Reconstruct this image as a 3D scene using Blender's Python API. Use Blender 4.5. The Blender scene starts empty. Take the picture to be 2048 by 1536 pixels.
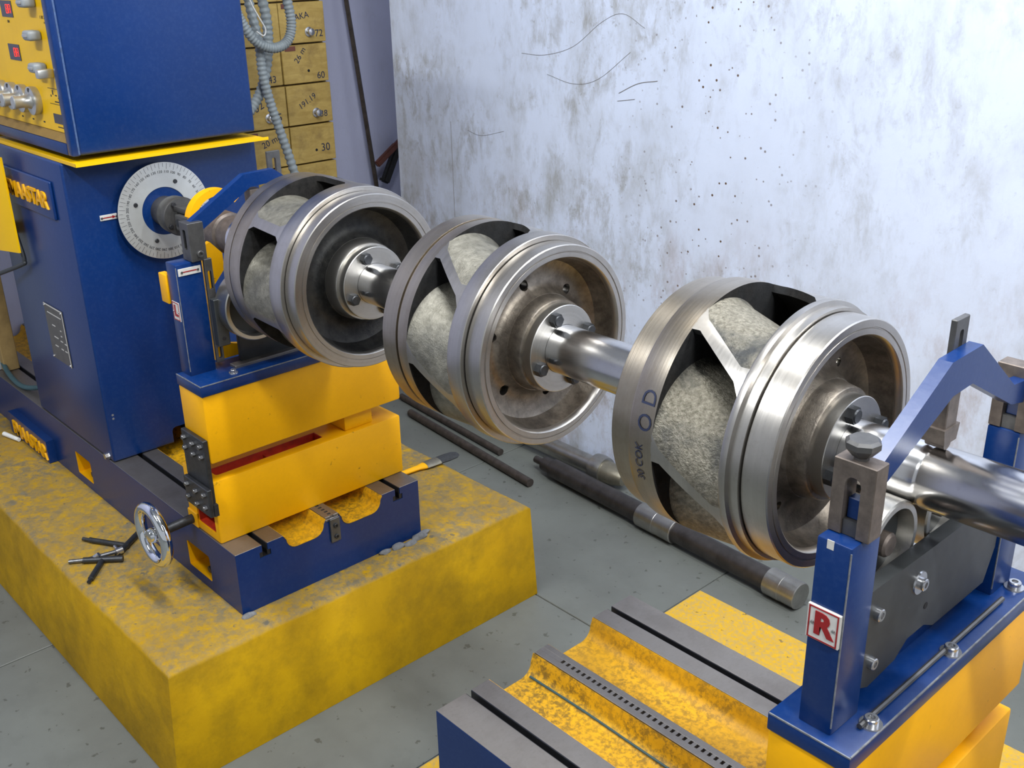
import bpy, bmesh, math, random
from mathutils import Vector, Matrix
random.seed(7)
SC = bpy.context.scene
COL = SC.collection
PI = math.pi

# ------------------------------------------------------------------ camera
cam = bpy.data.cameras.new('camera')
cam.sensor_fit = 'HORIZONTAL'
cam.sensor_width = 36.0
cam.lens = 2108.17 / 2048.0 * 36.0
cam.clip_start = 0.02
cam_ob = bpy.data.objects.new('camera', cam)
COL.objects.link(cam_ob)
Rw = ((0.67754431, 0.73521287, -0.01989325),
      (0.26907413, -0.27295992, -0.92362979),
      (-0.68449457, 0.62044736, -0.3827692))
M = Matrix(((Rw[0][0], -Rw[1][0], -Rw[2][0], 0.0),
            (Rw[0][1], -Rw[1][1], -Rw[2][1], 0.0),
            (Rw[0][2], -Rw[1][2], -Rw[2][2], 1.6),
            (0, 0, 0, 1)))
cam_ob.matrix_world = M
SC.camera = cam_ob

# ------------------------------------------------------------------ world, lights, exposure
SC.view_settings.view_transform = 'Standard'
SC.view_settings.look = 'None'
SC.view_settings.gamma = 1.0
SC.view_settings.use_curve_mapping = False
SC.view_settings.exposure = -0.06
w = bpy.data.worlds.new('workshop_air')
SC.world = w
w.use_nodes = True
w.node_tree.nodes['Background'].inputs[0].default_value = (0.86, 0.92, 1.0, 1)
w.node_tree.nodes['Background'].inputs[1].default_value = 0.50


def rect_light(name, loc, target, power, sx=1.2, sy=0.06, color=(0.95, 0.98, 1.0)):
    d = bpy.data.lights.new(name, 'AREA')
    d.shape = 'RECTANGLE'
    d.size = sx
    d.size_y = sy
    d.energy = power
    d.color = color
    o = bpy.data.objects.new(name, d)
    COL.objects.link(o)
    o.location = loc
    dirv = Vector(target) - Vector(loc)
    z = -dirv.normalized()
    x = Vector((1, 0, 0))
    y = z.cross(x).normalized()
    x = y.cross(z).normalized()
    o.matrix_world = Matrix(((x.x, y.x, z.x, loc[0]), (x.y, y.y, z.y, loc[1]), (x.z, y.z, z.z, loc[2]), (0, 0, 0, 1)))
    return o


rect_light('tube_light_wall', (0.15, 1.75, 2.75), (-0.2, 2.0, 0.9), 40, 1.2, 0.10)
rect_light('tube_light_ceiling', (-1.0, 0.9, 3.1), (-1.0, 1.0, 0), 62, 1.2, 0.12)
rect_light('fill_light_front', (1.1, 0.2, 3.0), (-1.2, 1.2, 0.8), 58, 1.2, 0.12)  # added fill light, brightens the block faces that look towards +x
rect_light('fill_light_operator', (-1.7, -0.9, 3.05), (-2.1, 0.9, 1.0), 52, 1.2, 0.12)  # added fill light for the console panel and other operator-side faces

# ------------------------------------------------------------------ materials
MATS = {}


class NT:
    def __init__(self, name):
        m = bpy.data.materials.new(name)
        m.use_nodes = True
        self.m = m
        self.t = m.node_tree
        self.b = self.t.nodes['Principled BSDF']

    def n(self, typ, **kw):
        x = self.t.nodes.new(typ)
        for k, v in kw.items():
            if k == 'ins':
                for kk, vv in v.items():
                    if hasattr(vv, 'is_linked') or isinstance(vv, bpy.types.NodeSocket):
                        self.t.links.new(vv, x.inputs[kk])
                    else:
                        x.inputs[kk].default_value = vv
            else:
                setattr(x, k, v)
        return x

    def link(self, a, b):
        self.t.links.new(a, b)

    def coord(self, scale=(1, 1, 1), out='Object', rot=(0, 0, 0)):
        tc = self.n('ShaderNodeTexCoord')
        mp = self.n('ShaderNodeMapping')
        mp.inputs['Scale'].default_value = scale
        mp.inputs['Rotation'].default_value = rot
        self.link(tc.outputs[out], mp.inputs['Vector'])
        return mp.outputs[0]

    def world(self, scale=(1, 1, 1)):
        g = self.n('ShaderNodeNewGeometry')
        mp = self.n('ShaderNodeMapping')
        mp.inputs['Scale'].default_value = scale
        self.link(g.outputs['Position'], mp.inputs['Vector'])
        return mp.outputs[0]

    def noise(self, vec, scale, detail=4, rough=0.6, dist=0.0):
        x = self.n('ShaderNodeTexNoise')
        self.link(vec, x.inputs['Vector'])
        x.inputs['Scale'].default_value = scale
        x.inputs['Detail'].default_value = detail
        x.inputs['Roughness'].default_value = rough
        x.inputs['Distortion'].default_value = dist
        return x.outputs['Fac']

    def ramp(self, fac, stops):
        r = self.n('ShaderNodeValToRGB')
        e = r.color_ramp.elements
        while len(e) < len(stops):
            e.new(0.5)
        for el, (p, c) in zip(e, stops):
            el.position = p
            el.color = (c, c, c, 1) if isinstance(c, (int, float)) else (*c, 1)
        self.link(fac, r.inputs[0])
        return r.outputs[0]

    def mix(self, fac, a, b, blend='MIX'):
        x = self.n('ShaderNodeMix', data_type='RGBA', blend_type=blend)
        for sock, v in ((x.inputs[0], fac), (x.inputs[6], a), (x.inputs[7], b)):
            if isinstance(v, bpy.types.NodeSocket):
                self.link(v, sock)
            elif isinstance(v, (int, float)):
                sock.default_value = v
            else:
                sock.default_value = (*v, 1)
        return x.outputs[2]

    def math(self, op, a, b=0.0):
        x = self.n('ShaderNodeMath', operation=op)
        for i, v in enumerate((a, b)):
            if isinstance(v, bpy.types.NodeSocket):
                self.link(v, x.inputs[i])
            else:
                x.inputs[i].default_value = v
        return x.outputs[0]

    def set(self, **kw):
        names = {'col': 'Base Color', 'rough': 'Roughness', 'metal': 'Metallic', 'coat': 'Coat Weight',
                 'spec': 'Specular IOR Level', 'coatr': 'Coat Roughness', 'emit': 'Emission Color', 'es': 'Emission Strength',
                 'aniso': 'Anisotropic'}
        for k, v in kw.items():
            s = self.b.inputs[names[k]]
            if isinstance(v, bpy.types.NodeSocket):
                self.link(v, s)
            elif isinstance(v, (int, float)):
                s.default_value = v
            else:
                s.default_value = (*v, 1)

    def bump(self, h, strength=0.3, dist=0.01):
        x = self.n('ShaderNodeBump')
        x.inputs['Strength'].default_value = strength
        x.inputs['Distance'].default_value = dist
        self.link(h, x.inputs['Height'])
        self.link(x.outputs[0], self.b.inputs['Normal'])


def simple(name, col, rough=0.5, metal=0.0, var=0.12, scale=30, bump=0.0, spec=0.5, coat=0.0):
    t = NT(name)
    f = t.noise(t.coord(), scale, 5)
    lo = tuple(c * (1 - var) for c in col)
    hi = tuple(min(1, c * (1 + var)) for c in col)
    t.set(col=t.ramp(f, [(0.3, lo), (0.7, hi)]), rough=rough, metal=metal, spec=spec, coat=coat)
    if bump:
        t.bump(f, bump, 0.004)
    MATS[name] = t.m
    return t.m


def paint(name, col, worn, amt, rough=0.32, chip_scale=60, spec=0.5, dirt=(0.10, 0.07, 0.02), dirt_amt=0.5):
    t = NT(name)
    v = t.world()
    big = t.noise(v, 3.5, 5)
    c = t.mix(t.ramp(big, [(0.35, 0.0), (0.75, 1.0)]), col, tuple(x * 0.82 for x in col))
    ch = t.noise(v, chip_scale, 6, 0.7)
    mask = t.noise(v, 5.0, 3)
    chip = t.math('MULTIPLY', t.ramp(ch, [(1 - amt, 0.0), (1 - amt + 0.04, 1.0)]), t.ramp(mask, [(0.42, 0.0), (0.62, 1.0)]))
    c = t.mix(t.math('MULTIPLY', chip, dirt_amt), c, dirt)
    gr = t.noise(v, 140, 3)
    c = t.mix(t.math('MULTIPLY', t.ramp(gr, [(0.45, 0.0), (0.8, 1.0)]), 0.15), c, worn)
    t.set(col=c, rough=rough, spec=spec)
    t.bump(t.noise(v, 45, 3), 0.04, 0.004)
    MATS[name] = t.m
    return t.m


paint('blue_paint', (0.002, 0.026, 0.130), (0.05, 0.09, 0.2), 0.22, 0.28, spec=0.38, dirt=(0.02, 0.05, 0.14), dirt_amt=0.35)
paint('yellow_paint', (0.88, 0.42, 0.001), (0.6, 0.3, 0.01), 0.345, 0.42, spec=0.25, chip_scale=52, dirt=(0.07, 0.045, 0.01), dirt_amt=0.85)
paint('panel_yellow', (0.86, 0.50, 0.001), (0.7, 0.45, 0.01), 0.05, 0.42, spec=0.25, dirt_amt=0.1)
simple('paint_chip', (0.20, 0.21, 0.23), 0.5, 0.3, 0.35, 90)
simple('blue_wear', (0.05, 0.09, 0.20), 0.4, 0.0, 0.35, 90)


def machined(name, base, rough, bands=1.0, stain=0.35, stain_col=(0.20, 0.15, 0.09), polish=False):
    """turned steel: fine bands that run around the x axis"""
    t = NT(name)
    g = t.n('ShaderNodeNewGeometry')
    sp = t.n('ShaderNodeSeparateXYZ')
    t.link(g.outputs['Position'], sp.inputs[0])
    dy = t.math('SUBTRACT', sp.outputs[1], 1.075)
    dz = t.math('SUBTRACT', sp.outputs[2], 1.030)
    r = t.math('SQRT', t.math('ADD', t.math('MULTIPLY', dy, dy), t.math('MULTIPLY', dz, dz)))
    cb = t.n('ShaderNodeCombineXYZ')
    t.link(t.math('MULTIPLY', sp.outputs[0], 1.0), cb.inputs[0])
    t.link(r, cb.inputs[1])
    band = t.noise(cb.outputs[0], 260, 4, 0.65)
    wide = t.noise(cb.outputs[0], 60, 3, 0.6)
    pos = t.world()
    st = t.noise(pos, 9.0, 6, 0.65)
    fine = t.noise(pos, 120, 4, 0.7)
    c = t.mix(t.math('MULTIPLY', band, 0.6 * bands), base, tuple(x * 0.62 for x in base))
    c = t.mix(t.math('MULTIPLY', t.ramp(wide, [(0.35, 0.0), (0.7, 1.0)]), 0.45 * bands), c, tuple(x * 0.6 for x in base))
    c = t.mix(t.math('MULTIPLY', t.ramp(st, [(0.45, 0.0), (0.75, 1.0)]), stain), c, stain_col)
    c = t.mix(t.math('MULTIPLY', t.ramp(fine, [(0.55, 0.0), (0.8, 1.0)]), 0.2), c, stain_col)
    rr = t.math('ADD', t.math('MULTIPLY', band, 0.16), rough - 0.06)
    t.set(col=c, rough=rough if polish else rr, metal=1.0)
    if not polish:
        t.bump(band, 0.06 * bands, 0.002)
    MATS[name] = t.m
    return t.m


machined('turned_steel', (0.60, 0.57, 0.53), 0.30)
machined('ring_steel', (0.52, 0.46, 0.38), 0.30, 1.0, 0.5, (0.22, 0.16, 0.09))
machined('shaft_steel', (0.70, 0.69, 0.69), 0.20, 0.10, 0.08, polish=True)
machined('flange_steel', (0.60, 0.58, 0.54), 0.33, 0.8, 0.2)
machined('rail_steel', (0.31, 0.285, 0.262), 0.52, 0.25, 0.35, (0.12, 0.09, 0.075))


def cast(name, a, b, rough=0.55, bump=0.7, scale=70, metal=0.55, dark=(0.03, 0.032, 0.035), darkamt=0.5):
    t = NT(name)
    v = t.world()
    f = t.noise(v, scale, 6, 0.7)
    g = t.noise(v, 11, 5, 0.6, 0.4)
    fine = t.noise(v, 420, 3, 0.7)
    c = t.mix(t.ramp(f, [(0.35, 0.0), (0.65, 1.0)]), a, b)
    c = t.mix(t.math('MULTIPLY', t.ramp(g, [(0.48, 0.0), (0.66, 1.0)]), darkamt), c, dark)
    t.set(col=c, rough=rough, metal=metal)
    t.bump(t.math('ADD', t.math('MULTIPLY', fine, 0.5), f), bump, 0.003)
    MATS[name] = t.m
    return t.m


cast('cast_steel', (0.155, 0.145, 0.115), (0.27, 0.255, 0.21), 0.50, 0.45, 80, 0.6)
cast('cast_rough', (0.15, 0.135, 0.10), (0.36, 0.33, 0.26), 0.42, 0.9, 190, 0.7, (0.045, 0.05, 0.055), 0.85)
cast('bowl_steel', (0.16, 0.135, 0.11), (0.30, 0.26, 0.21), 0.42, 0.2, 60, 0.85)
cast('void_shade', (0.010, 0.0095, 0.009), (0.026, 0.024, 0.022), 0.75, 0.3, 60, 0.1)  # cast inner walls; the shade of the openings is put into this near-black
MATS['void_shade'].node_tree.nodes['Principled BSDF'].inputs['Specular IOR Level'].default_value = 0.2
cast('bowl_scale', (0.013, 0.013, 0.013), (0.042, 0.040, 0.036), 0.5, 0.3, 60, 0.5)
simple('dark_steel', (0.060, 0.062, 0.066), 0.42, 0.75, 0.25, 60, 0.1)
simple('gunmetal', (0.115, 0.112, 0.110), 0.46, 0.7, 0.2, 45, 0.08)
simple('plate_grey', (0.052, 0.056, 0.058), 0.42, 0.5, 0.15, 40)
simple('bracket_steel', (0.165, 0.135, 0.115), 0.5, 0.6, 0.25, 70, 0.1)
simple('bolt_steel', (0.20, 0.20, 0.205), 0.34, 0.9, 0.2, 80)
simple('bright_bolt', (0.55, 0.55, 0.56), 0.25, 0.95, 0.1, 80)
simple('black_oxide', (0.030, 0.030, 0.034), 0.45, 0.5, 0.2, 60)
simple('chrome', (0.86, 0.88, 0.90), 0.06, 1.0, 0.02, 30)
simple('void_black', (0.006, 0.006, 0.008), 0.9, 0.0, 0.1, 30)
simple('red_primer', (0.40, 0.022, 0.006), 0.55, 0.0, 0.3, 40)
simple('sign_white', (0.62, 0.60, 0.56), 0.45, 0.0, 0.06, 80)
simple('sign_red', (0.30, 0.012, 0.014), 0.45, 0.0, 0.08, 80)
simple('dial_silver', (0.56, 0.57, 0.555), 0.38, 0.55, 0.10, 12)
simple('scratch_grey', (0.20, 0.19, 0.18), 0.8, 0.0, 0.2, 50)
simple('ink', (0.012, 0.014, 0.02), 0.6, 0.0, 0.1, 50)
simple('blue_ink', (0.012, 0.018, 0.05), 0.6, 0.0, 0.1, 50)
simple('knob_grey', (0.23, 0.25, 0.265), 0.42, 0.0, 0.08, 60)
simple('knob_silver', (0.48, 0.48, 0.46), 0.33, 0.75, 0.06, 60)
simple('display_black', (0.018, 0.012, 0.02), 0.25, 0.0, 0.1, 60)
simple('nameplate_grey', (0.105, 0.095, 0.080), 0.40, 0.4, 0.2, 40)
simple('hose_grey', (0.21, 0.24, 0.25), 0.55, 0.0, 0.12, 40)
simple('cable_white', (0.55, 0.55, 0.53), 0.5, 0.0, 0.1, 40)
simple('cable_black', (0.03, 0.033, 0.036), 0.5, 0.0, 0.1, 40)
simple('cable_teal', (0.035, 0.085, 0.10), 0.5, 0.0, 0.1, 40)
simple('rubber_red', (0.13, 0.042, 0.028), 0.55, 0.0, 0.2, 50)
simple('holder_black', (0.018, 0.018, 0.018), 0.55, 0.2, 0.4, 90, 0.2)
simple('panel_grey', (0.34, 0.36, 0.37), 0.6, 0.0, 0.08, 8)
simple('tan_wood', (0.30, 0.20, 0.075), 0.6, 0.0, 0.2, 20)
simple('bristle', (0.03, 0.032, 0.036), 0.8, 0.0, 0.3, 120, 0.3)
simple('ferrule', (0.24, 0.22, 0.17), 0.4, 0.7, 0.15, 60)
simple('chalk', (0.75, 0.75, 0.72), 0.8, 0.0, 0.1, 60)
simple('rust_bar', (0.085, 0.070, 0.062), 0.5, 0.6, 0.3, 50, 0.15)
simple('floor_shaft_dark', (0.080, 0.072, 0.070), 0.42, 0.8, 0.3, 25, 0.05)
simple('floor_shaft_bright', (0.34, 0.33, 0.31), 0.33, 0.9, 0.2, 25)
simple('grout_grey', (0.17, 0.17, 0.17), 0.9, 0.0, 0.3, 60, 0.6)
simple('joint_grey', (0.115, 0.115, 0.105), 0.9, 0.0, 0.2, 60)
simple('ledge_reflection', (0.28, 0.17, 0.04), 0.7, 0.0, 0.2, 20)  # reflection of the yellow panel painted into the ledge colour
t = NT('led_red')
t.set(col=(0.5, 0.01, 0.01), emit=(1.0, 0.04, 0.02), es=1.6)
MATS['led_red'] = t.m


def plinth_mat():
    t = NT('plinth_paint')
    v = t.world()
    g = t.n('ShaderNodeNewGeometry')
    sp = t.n('ShaderNodeSeparateXYZ')
    t.link(g.outputs['Normal'], sp.inputs[0])
    top = t.ramp(sp.outputs[2], [(0.5, 0.0), (0.8, 1.0)])
    yel = t.mix(t.ramp(t.noise(v, 4, 6, 0.65), [(0.3, 0.0), (0.7, 1.0)]), (0.52, 0.30, 0.0), (0.38, 0.21, 0.0))
    grime = t.ramp(t.noise(v, 5.5, 9, 0.74), [(0.42, 0.0), (0.66, 1.0)])
    side = t.mix(t.math('MULTIPLY', grime, 0.62), yel, (0.15, 0.095, 0.004))
    worn = t.ramp(t.noise(v, 36, 9, 0.80), [(0.36, 0.0), (0.58, 1.0)])
    worn2 = t.ramp(t.noise(v, 3.0, 4, 0.6), [(0.30, 0.45), (0.60, 1.0)])
    grey = t.mix(t.noise(v, 60, 4), (0.13, 0.10, 0.05), (0.22, 0.185, 0.12))
    tp = t.mix(t.math('MULTIPLY', worn, worn2), yel, grey)
    sp2 = t.ramp(t.noise(v, 38, 4, 0.6), [(0.66, 0.0), (0.70, 1.0)])
    tp = t.mix(t.math('MULTIPLY', sp2, 0.7), tp, (0.075, 0.08, 0.075))
    t.set(col=t.mix(top, side, tp), rough=0.62, spec=0.22)
    t.bump(t.noise(v, 30, 6, 0.7), 0.25, 0.006)
    MATS['plinth_paint'] = t.m


plinth_mat()


def floor_mat(name, base, dark, yellow=False):
    t = NT(name)
    v = t.world()
    c = t.mix(t.ramp(t.noise(v, 2.6, 6, 0.6), [(0.32, 0.0), (0.70, 1.0)]), base, dark)
    d = t.ramp(t.noise(v, 40, 3, 0.55), [(0.655, 0.0), (0.685, 1.0)])
    c = t.mix(t.math('MULTIPLY', d, 0.7), c, (0.05, 0.05, 0.04))
    c = t.mix(t.math('MULTIPLY', t.ramp(t.noise(v, 9, 7, 0.7), [(0.5, 0.0), (0.75, 1.0)]), 0.35), c, tuple(x * 0.55 for x in base))
    if yellow:
        sp = t.ramp(t.noise(v, 90, 5, 0.75), [(0.42, 0.0), (0.60, 1.0)])
        c = t.mix(t.math('MULTIPLY', sp, 0.6), c, (0.34, 0.27, 0.14))
    t.set(col=c, rough=0.48 if not yellow else 0.6)
    t.bump(t.noise(v, 60, 4), 0.06, 0.004)
    MATS[name] = t.m


floor_mat('floor_stone', (0.150, 0.160, 0.145), (0.110, 0.114, 0.104))
floor_mat('floor_yellow', (0.70, 0.40, 0.004), (0.60, 0.34, 0.004), True)


def wall_mat(name, base, stain_amt, dots=True):
    t = NT(name)
    v = t.world()
    vs = t.world((1.0, 1.0, 0.45))
    s1 = t.ramp(t.noise(vs, 6.5, 8, 0.70, 0.25), [(0.46, 0.0), (0.72, 1.0)])
    s2 = t.ramp(t.noise(vs, 17, 8, 0.74, 0.3), [(0.49, 0.0), (0.70, 1.0)])
    s3 = t.ramp(t.noise(v, 55, 5, 0.7), [(0.60, 0.0), (0.72, 1.0)])
    zone = t.ramp(t.noise(t.world((0.8, 1, 1.2)), 2.6, 4, 0.6), [(0.36, 0.08), (0.60, 1.0)])
    g0 = t.n('ShaderNodeNewGeometry')
    sx = t.n('ShaderNodeSeparateXYZ')
    t.link(g0.outputs['Position'], sx.inputs[0])
    side = t.n('ShaderNodeMapRange')
    t.link(sx.outputs[0], side.inputs[0])
    for q_, v_ in ((1, -2.3), (2, -1.1), (3, 1.0), (4, 0.45)):
        side.inputs[q_].default_value = v_
    zone = t.math('MULTIPLY', zone, side.outputs[0])
    c = t.mix(t.ramp(t.noise(v, 2.2, 4), [(0.3, 0.0), (0.7, 1.0)]), base, tuple(x * 0.92 for x in base))
    c = t.mix(t.math('MULTIPLY', t.math('MULTIPLY', s1, zone), stain_amt * 0.85), c, (0.27, 0.265, 0.235))
    c = t.mix(t.math('MULTIPLY', t.math('MULTIPLY', s2, zone), stain_amt * 0.85), c, (0.21, 0.19, 0.14))
    c = t.mix(t.math('MULTIPLY', t.math('MULTIPLY', s3, zone), stain_amt * 0.6), c, (0.16, 0.14, 0.11))
    if dots:
        # spatter spots in a rough upright belt
        vo = t.n('ShaderNodeTexVoronoi', feature='F1')
        t.link(v, vo.inputs['Vector'])
        vo.inputs['Scale'].default_value = 44
        dot = t.ramp(vo.outputs['Distance'], [(0.12, 1.0), (0.17, 0.0)])
        g = t.n('ShaderNodeNewGeometry')
        sp = t.n('ShaderNodeSeparateXYZ')
        t.link(g.outputs['Position'], sp.inputs[0])
        belt = t.math('ABSOLUTE', t.math('ADD', sp.outputs[0], 1.72))
        bm = t.ramp(belt, [(0.05, 1.0), (0.42, 0.0)])
        sel = t.ramp(t.noise(v, 22, 2), [(0.44, 0.0), (0.50, 1.0)])
        c = t.mix(t.math('MULTIPLY', t.math('MULTIPLY', dot, bm), sel), c, (0.10, 0.055, 0.03))
        # rust-brown smears low on the wall
        low = t.ramp(sp.outputs[2], [(0.62, 1.0), (0.98, 0.0)])
        rs = t.ramp(t.noise(vs, 8, 8, 0.75), [(0.50, 0.0), (0.70, 1.0)])
        c = t.mix(t.math('MULTIPLY', t.math('MULTIPLY', low, rs), 0.55), c, (0.24, 0.13, 0.06))
    t.set(col=c, rough=0.7)
    t.bump(t.noise(v, 26, 6, 0.65), 0.12, 0.006)
    MATS[name] = t.m


wall_mat('wall_plaster', (0.60, 0.665, 0.82), 1.0)
wall_mat('wall_recess', (0.50, 0.52, 0.70), 0.18, False)


def wood_mat():
    t = NT('drawer_wood')
    v = t.coord((1, 1, 4))
    c = t.mix(t.ramp(t.noise(v, 14, 6, 0.65, 0.6), [(0.3, 0.0), (0.7, 1.0)]), (0.46, 0.325, 0.095), (0.32, 0.21, 0.05))
    g = t.ramp(t.noise(t.world(), 13, 6, 0.7), [(0.52, 0.0), (0.72, 1.0)])
    c = t.mix(t.math('MULTIPLY', g, 0.6), c, (0.15, 0.09, 0.03))
    t.set(col=c, rough=0.6)
    MATS['drawer_wood'] = t.m


wood_mat()


def trough_mat():
    t = NT('trough_yellow')
    v = t.world()
    c = t.mix(t.ramp(t.noise(v, 6, 5), [(0.3, 0.0), (0.7, 1.0)]), (0.80, 0.42, 0.004), (0.60, 0.31, 0.004))
    sp = t.ramp(t.noise(v, 85, 6, 0.75), [(0.45, 0.0), (0.58, 1.0)])
    zone = t.ramp(t.noise(v, 5.0, 4, 0.6), [(0.36, 0.25), (0.60, 1.0)])
    c = t.mix(t.math('MULTIPLY', t.math('MULTIPLY', sp, zone), 0.75), c, (0.10, 0.065, 0.015))
    t.set(col=c, rough=0.5)
    t.bump(t.noise(v, 70, 5, 0.7), 0.15, 0.004)
    MATS['trough_yellow'] = t.m


trough_mat()


# ------------------------------------------------------------------ mesh helpers
def sharpen(bm, ang=35):
    for f in bm.faces:
        f.smooth = True
    lim = math.radians(ang)
    for e in bm.edges:
        e.smooth = not (len(e.link_faces) != 2 or e.calc_face_angle(0) > lim)


def obj(name, bm, mat, parent=None, ang=35):
    bmesh.ops.recalc_face_normals(bm, faces=bm.faces)
    sharpen(bm, ang)
    me = bpy.data.meshes.new(name)
    bm.to_mesh(me)
    bm.free()
    mats = mat if isinstance(mat, (list, tuple)) else [mat]
    for m in mats:
        me.materials.append(MATS[m])
    o = bpy.data.objects.new(name, me)
    COL.objects.link(o)
    if parent is not None:
        o.parent = parent
        if parent.type == 'EMPTY' or parent.parent:
            pl = Vector(parent.location)
            q = parent.parent
            while q:
                pl = pl + Vector(q.location)
                q = q.parent
            o.location = -pl
    return o


def thing(name, label, cat, loc=(0, 0, 0), group=None):
    o = bpy.data.objects.new(name, None)
    COL.objects.link(o)
    o.empty_display_size = 0.05
    o.location = loc
    o['label'] = label
    o['category'] = cat
    if group:
        o['group'] = group
    return o


def tag(o, label, cat, group=None):
    o['label'] = label
    o['category'] = cat
    if group:
        o['group'] = group
    return o


def struct(o):
    o['kind'] = 'structure'
    return o


def new():
    return bmesh.new()


def box(bm, x0, x1, y0, y1, z0, z1, bev=0.0, seg=2, mi=0):
    vs = [bm.verts.new(p) for p in ((x0, y0, z0), (x1, y0, z0), (x1, y1, z0), (x0, y1, z0), (x0, y0, z1), (x1, y0, z1), (x1, y1, z1), (x0, y1, z1))]
    fs = [bm.faces.new([vs[i] for i in q]) for q in ((0, 3, 2, 1), (4, 5, 6, 7), (0, 1, 5, 4), (1, 2, 6, 5), (2, 3, 7, 6), (3, 0, 4, 7))]
    for f in fs:
        f.material_index = mi
    if bev > 0:
        es = list({e for f in fs for e in f.edges})
        bmesh.ops.bevel(bm, geom=es, offset=bev, segments=seg, affect='EDGES', profile=0.5)
    return bm


def prism(bm, poly, axis, a, b, mi=0):
    """extrude a polygon of 2-D points: axis 'x' -> points are (y,z), 'y' -> (x,z), 'z' -> (x,y)"""
    def P(p, h):
        if axis == 'x':
            return (h, p[0], p[1])
        if axis == 'y':
            return (p[0], h, p[1])
        return (p[0], p[1], h)
    va = [bm.verts.new(P(p, a)) for p in poly]
    vb = [bm.verts.new(P(p, b)) for p in poly]
    n = len(poly)
    bm.faces.new(va).material_index = mi
    bm.faces.new(vb[::-1]).material_index = mi
    for i in range(n):
        j = (i + 1) % n
        bm.faces.new((va[i], vb[i], vb[j], va[j])).material_index = mi
    return bm


def frame_for(d):
    d = d.normalized()
    a = Vector((0, 0, 1)) if abs(d.z) < 0.9 else Vector((1, 0, 0))
    u = d.cross(a).normalized()
    return u, d.cross(u).normalized()


def cyl(bm, p0, p1, r0, r1=None, n=24, mi=0, cap=True):
    r1 = r0 if r1 is None else r1
    p0 = Vector(p0)
    p1 = Vector(p1)
    u, v = frame_for(p1 - p0)
    A = [bm.verts.new(p0 + (u * math.cos(2 * PI * i / n) + v * math.sin(2 * PI * i / n)) * r0) for i in range(n)]
    B = [bm.verts.new(p1 + (u * math.cos(2 * PI * i / n) + v * math.sin(2 * PI * i / n)) * r1) for i in range(n)]
    for i in range(n):
        j = (i + 1) % n
        bm.faces.new((A[i], A[j], B[j], B[i])).material_index = mi
    if cap:
        bm.faces.new(A[::-1]).material_index = mi
        bm.faces.new(B).material_index = mi
    return bm


def lathe(bm, prof, cy, cz, n=96, mi=0, closed=True, axis='x', c3=0.0, a0=0.0, a1=2 * PI):
    """revolve (x,r) points about the line y=cy z=cz (axis x); axis 'y': (y,r) about x=cy z=cz; 'z': (z,r) about x=cy y=cz"""
    full = abs((a1 - a0) - 2 * PI) < 1e-6
    cnt = n if full else n + 1
    rings = []
    for k in range(cnt):
        a = a0 + (a1 - a0) * k / n
        c, s = math.cos(a), math.sin(a)
        row = []
        for (h, r) in prof:
            if axis == 'x':
                row.append(bm.verts.new((h, cy + r * c, cz + r * s)))
            elif axis == 'y':
                row.append(bm.verts.new((cy + r * c, h, cz + r * s)))
            else:
                row.append(bm.verts.new((cy + r * c, cz + r * s, h)))
        rings.append(row)
    m = len(prof)
    segs = m if closed else m - 1
    for k in range(n):
        A = rings[k]
        B = rings[(k + 1) % cnt]
        for i in range(segs):
            j = (i + 1) % m
            bm.faces.new((A[i], A[j], B[j], B[i])).material_index = mi
    if not full and closed:
        bm.faces.new(rings[0]).material_index = mi
        bm.faces.new(rings[-1][::-1]).material_index = mi
    return bm


def smooth_path(pts, k=8):
    P = [Vector(p) for p in pts]
    P = [P[0] * 2 - P[1]] + P + [P[-1] * 2 - P[-2]]
    out = []
    for i in range(1, len(P) - 2):
        for q in range(k):
            s = q / k
            a, b, c, d = P[i - 1], P[i], P[i + 1], P[i + 2]
            out.append(0.5 * ((2 * b) + (c - a) * s + (2 * a - 5 * b + 4 * c - d) * s * s + (3 * b - a - 3 * c + d) * s ** 3))
    out.append(P[-2])
    return out


def tube(bm, pts, r, n=10, mi=0, rf=None):
    pts = [Vector(p) for p in pts]
    rings = []
    u = None
    for i, p in enumerate(pts):
        d = (pts[min(i + 1, len(pts) - 1)] - pts[max(i - 1, 0)]).normalized()
        if u is None:
            u, v = frame_for(d)
        else:
            u = (u - d * u.dot(d)).normalized()
            v = d.cross(u)
        rr = r if rf is None else rf(i)
        rings.append([bm.verts.new(p + (u * math.cos(2 * PI * k / n) + v * math.sin(2 * PI * k / n)) * rr) for k in range(n)])
    for A, B in zip(rings, rings[1:]):
        for k in range(n):
            j = (k + 1) % n
            bm.faces.new((A[k], A[j], B[j], B[k])).material_index = mi
    bm.faces.new(rings[0][::-1]).material_index = mi
    bm.faces.new(rings[-1]).material_index = mi
    return bm


def hexbolt(bm, p, d, r=0.008, h=0.006, mi=0):
    p = Vector(p)
    d = Vector(d).normalized()
    cyl(bm, p, p + d * h, r, r * 0.97, 6, mi)
    cyl(bm, p + d * h, p + d * (h * 1.18), r * 0.8, r * 0.7, 12, mi)
    return bm


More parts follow.
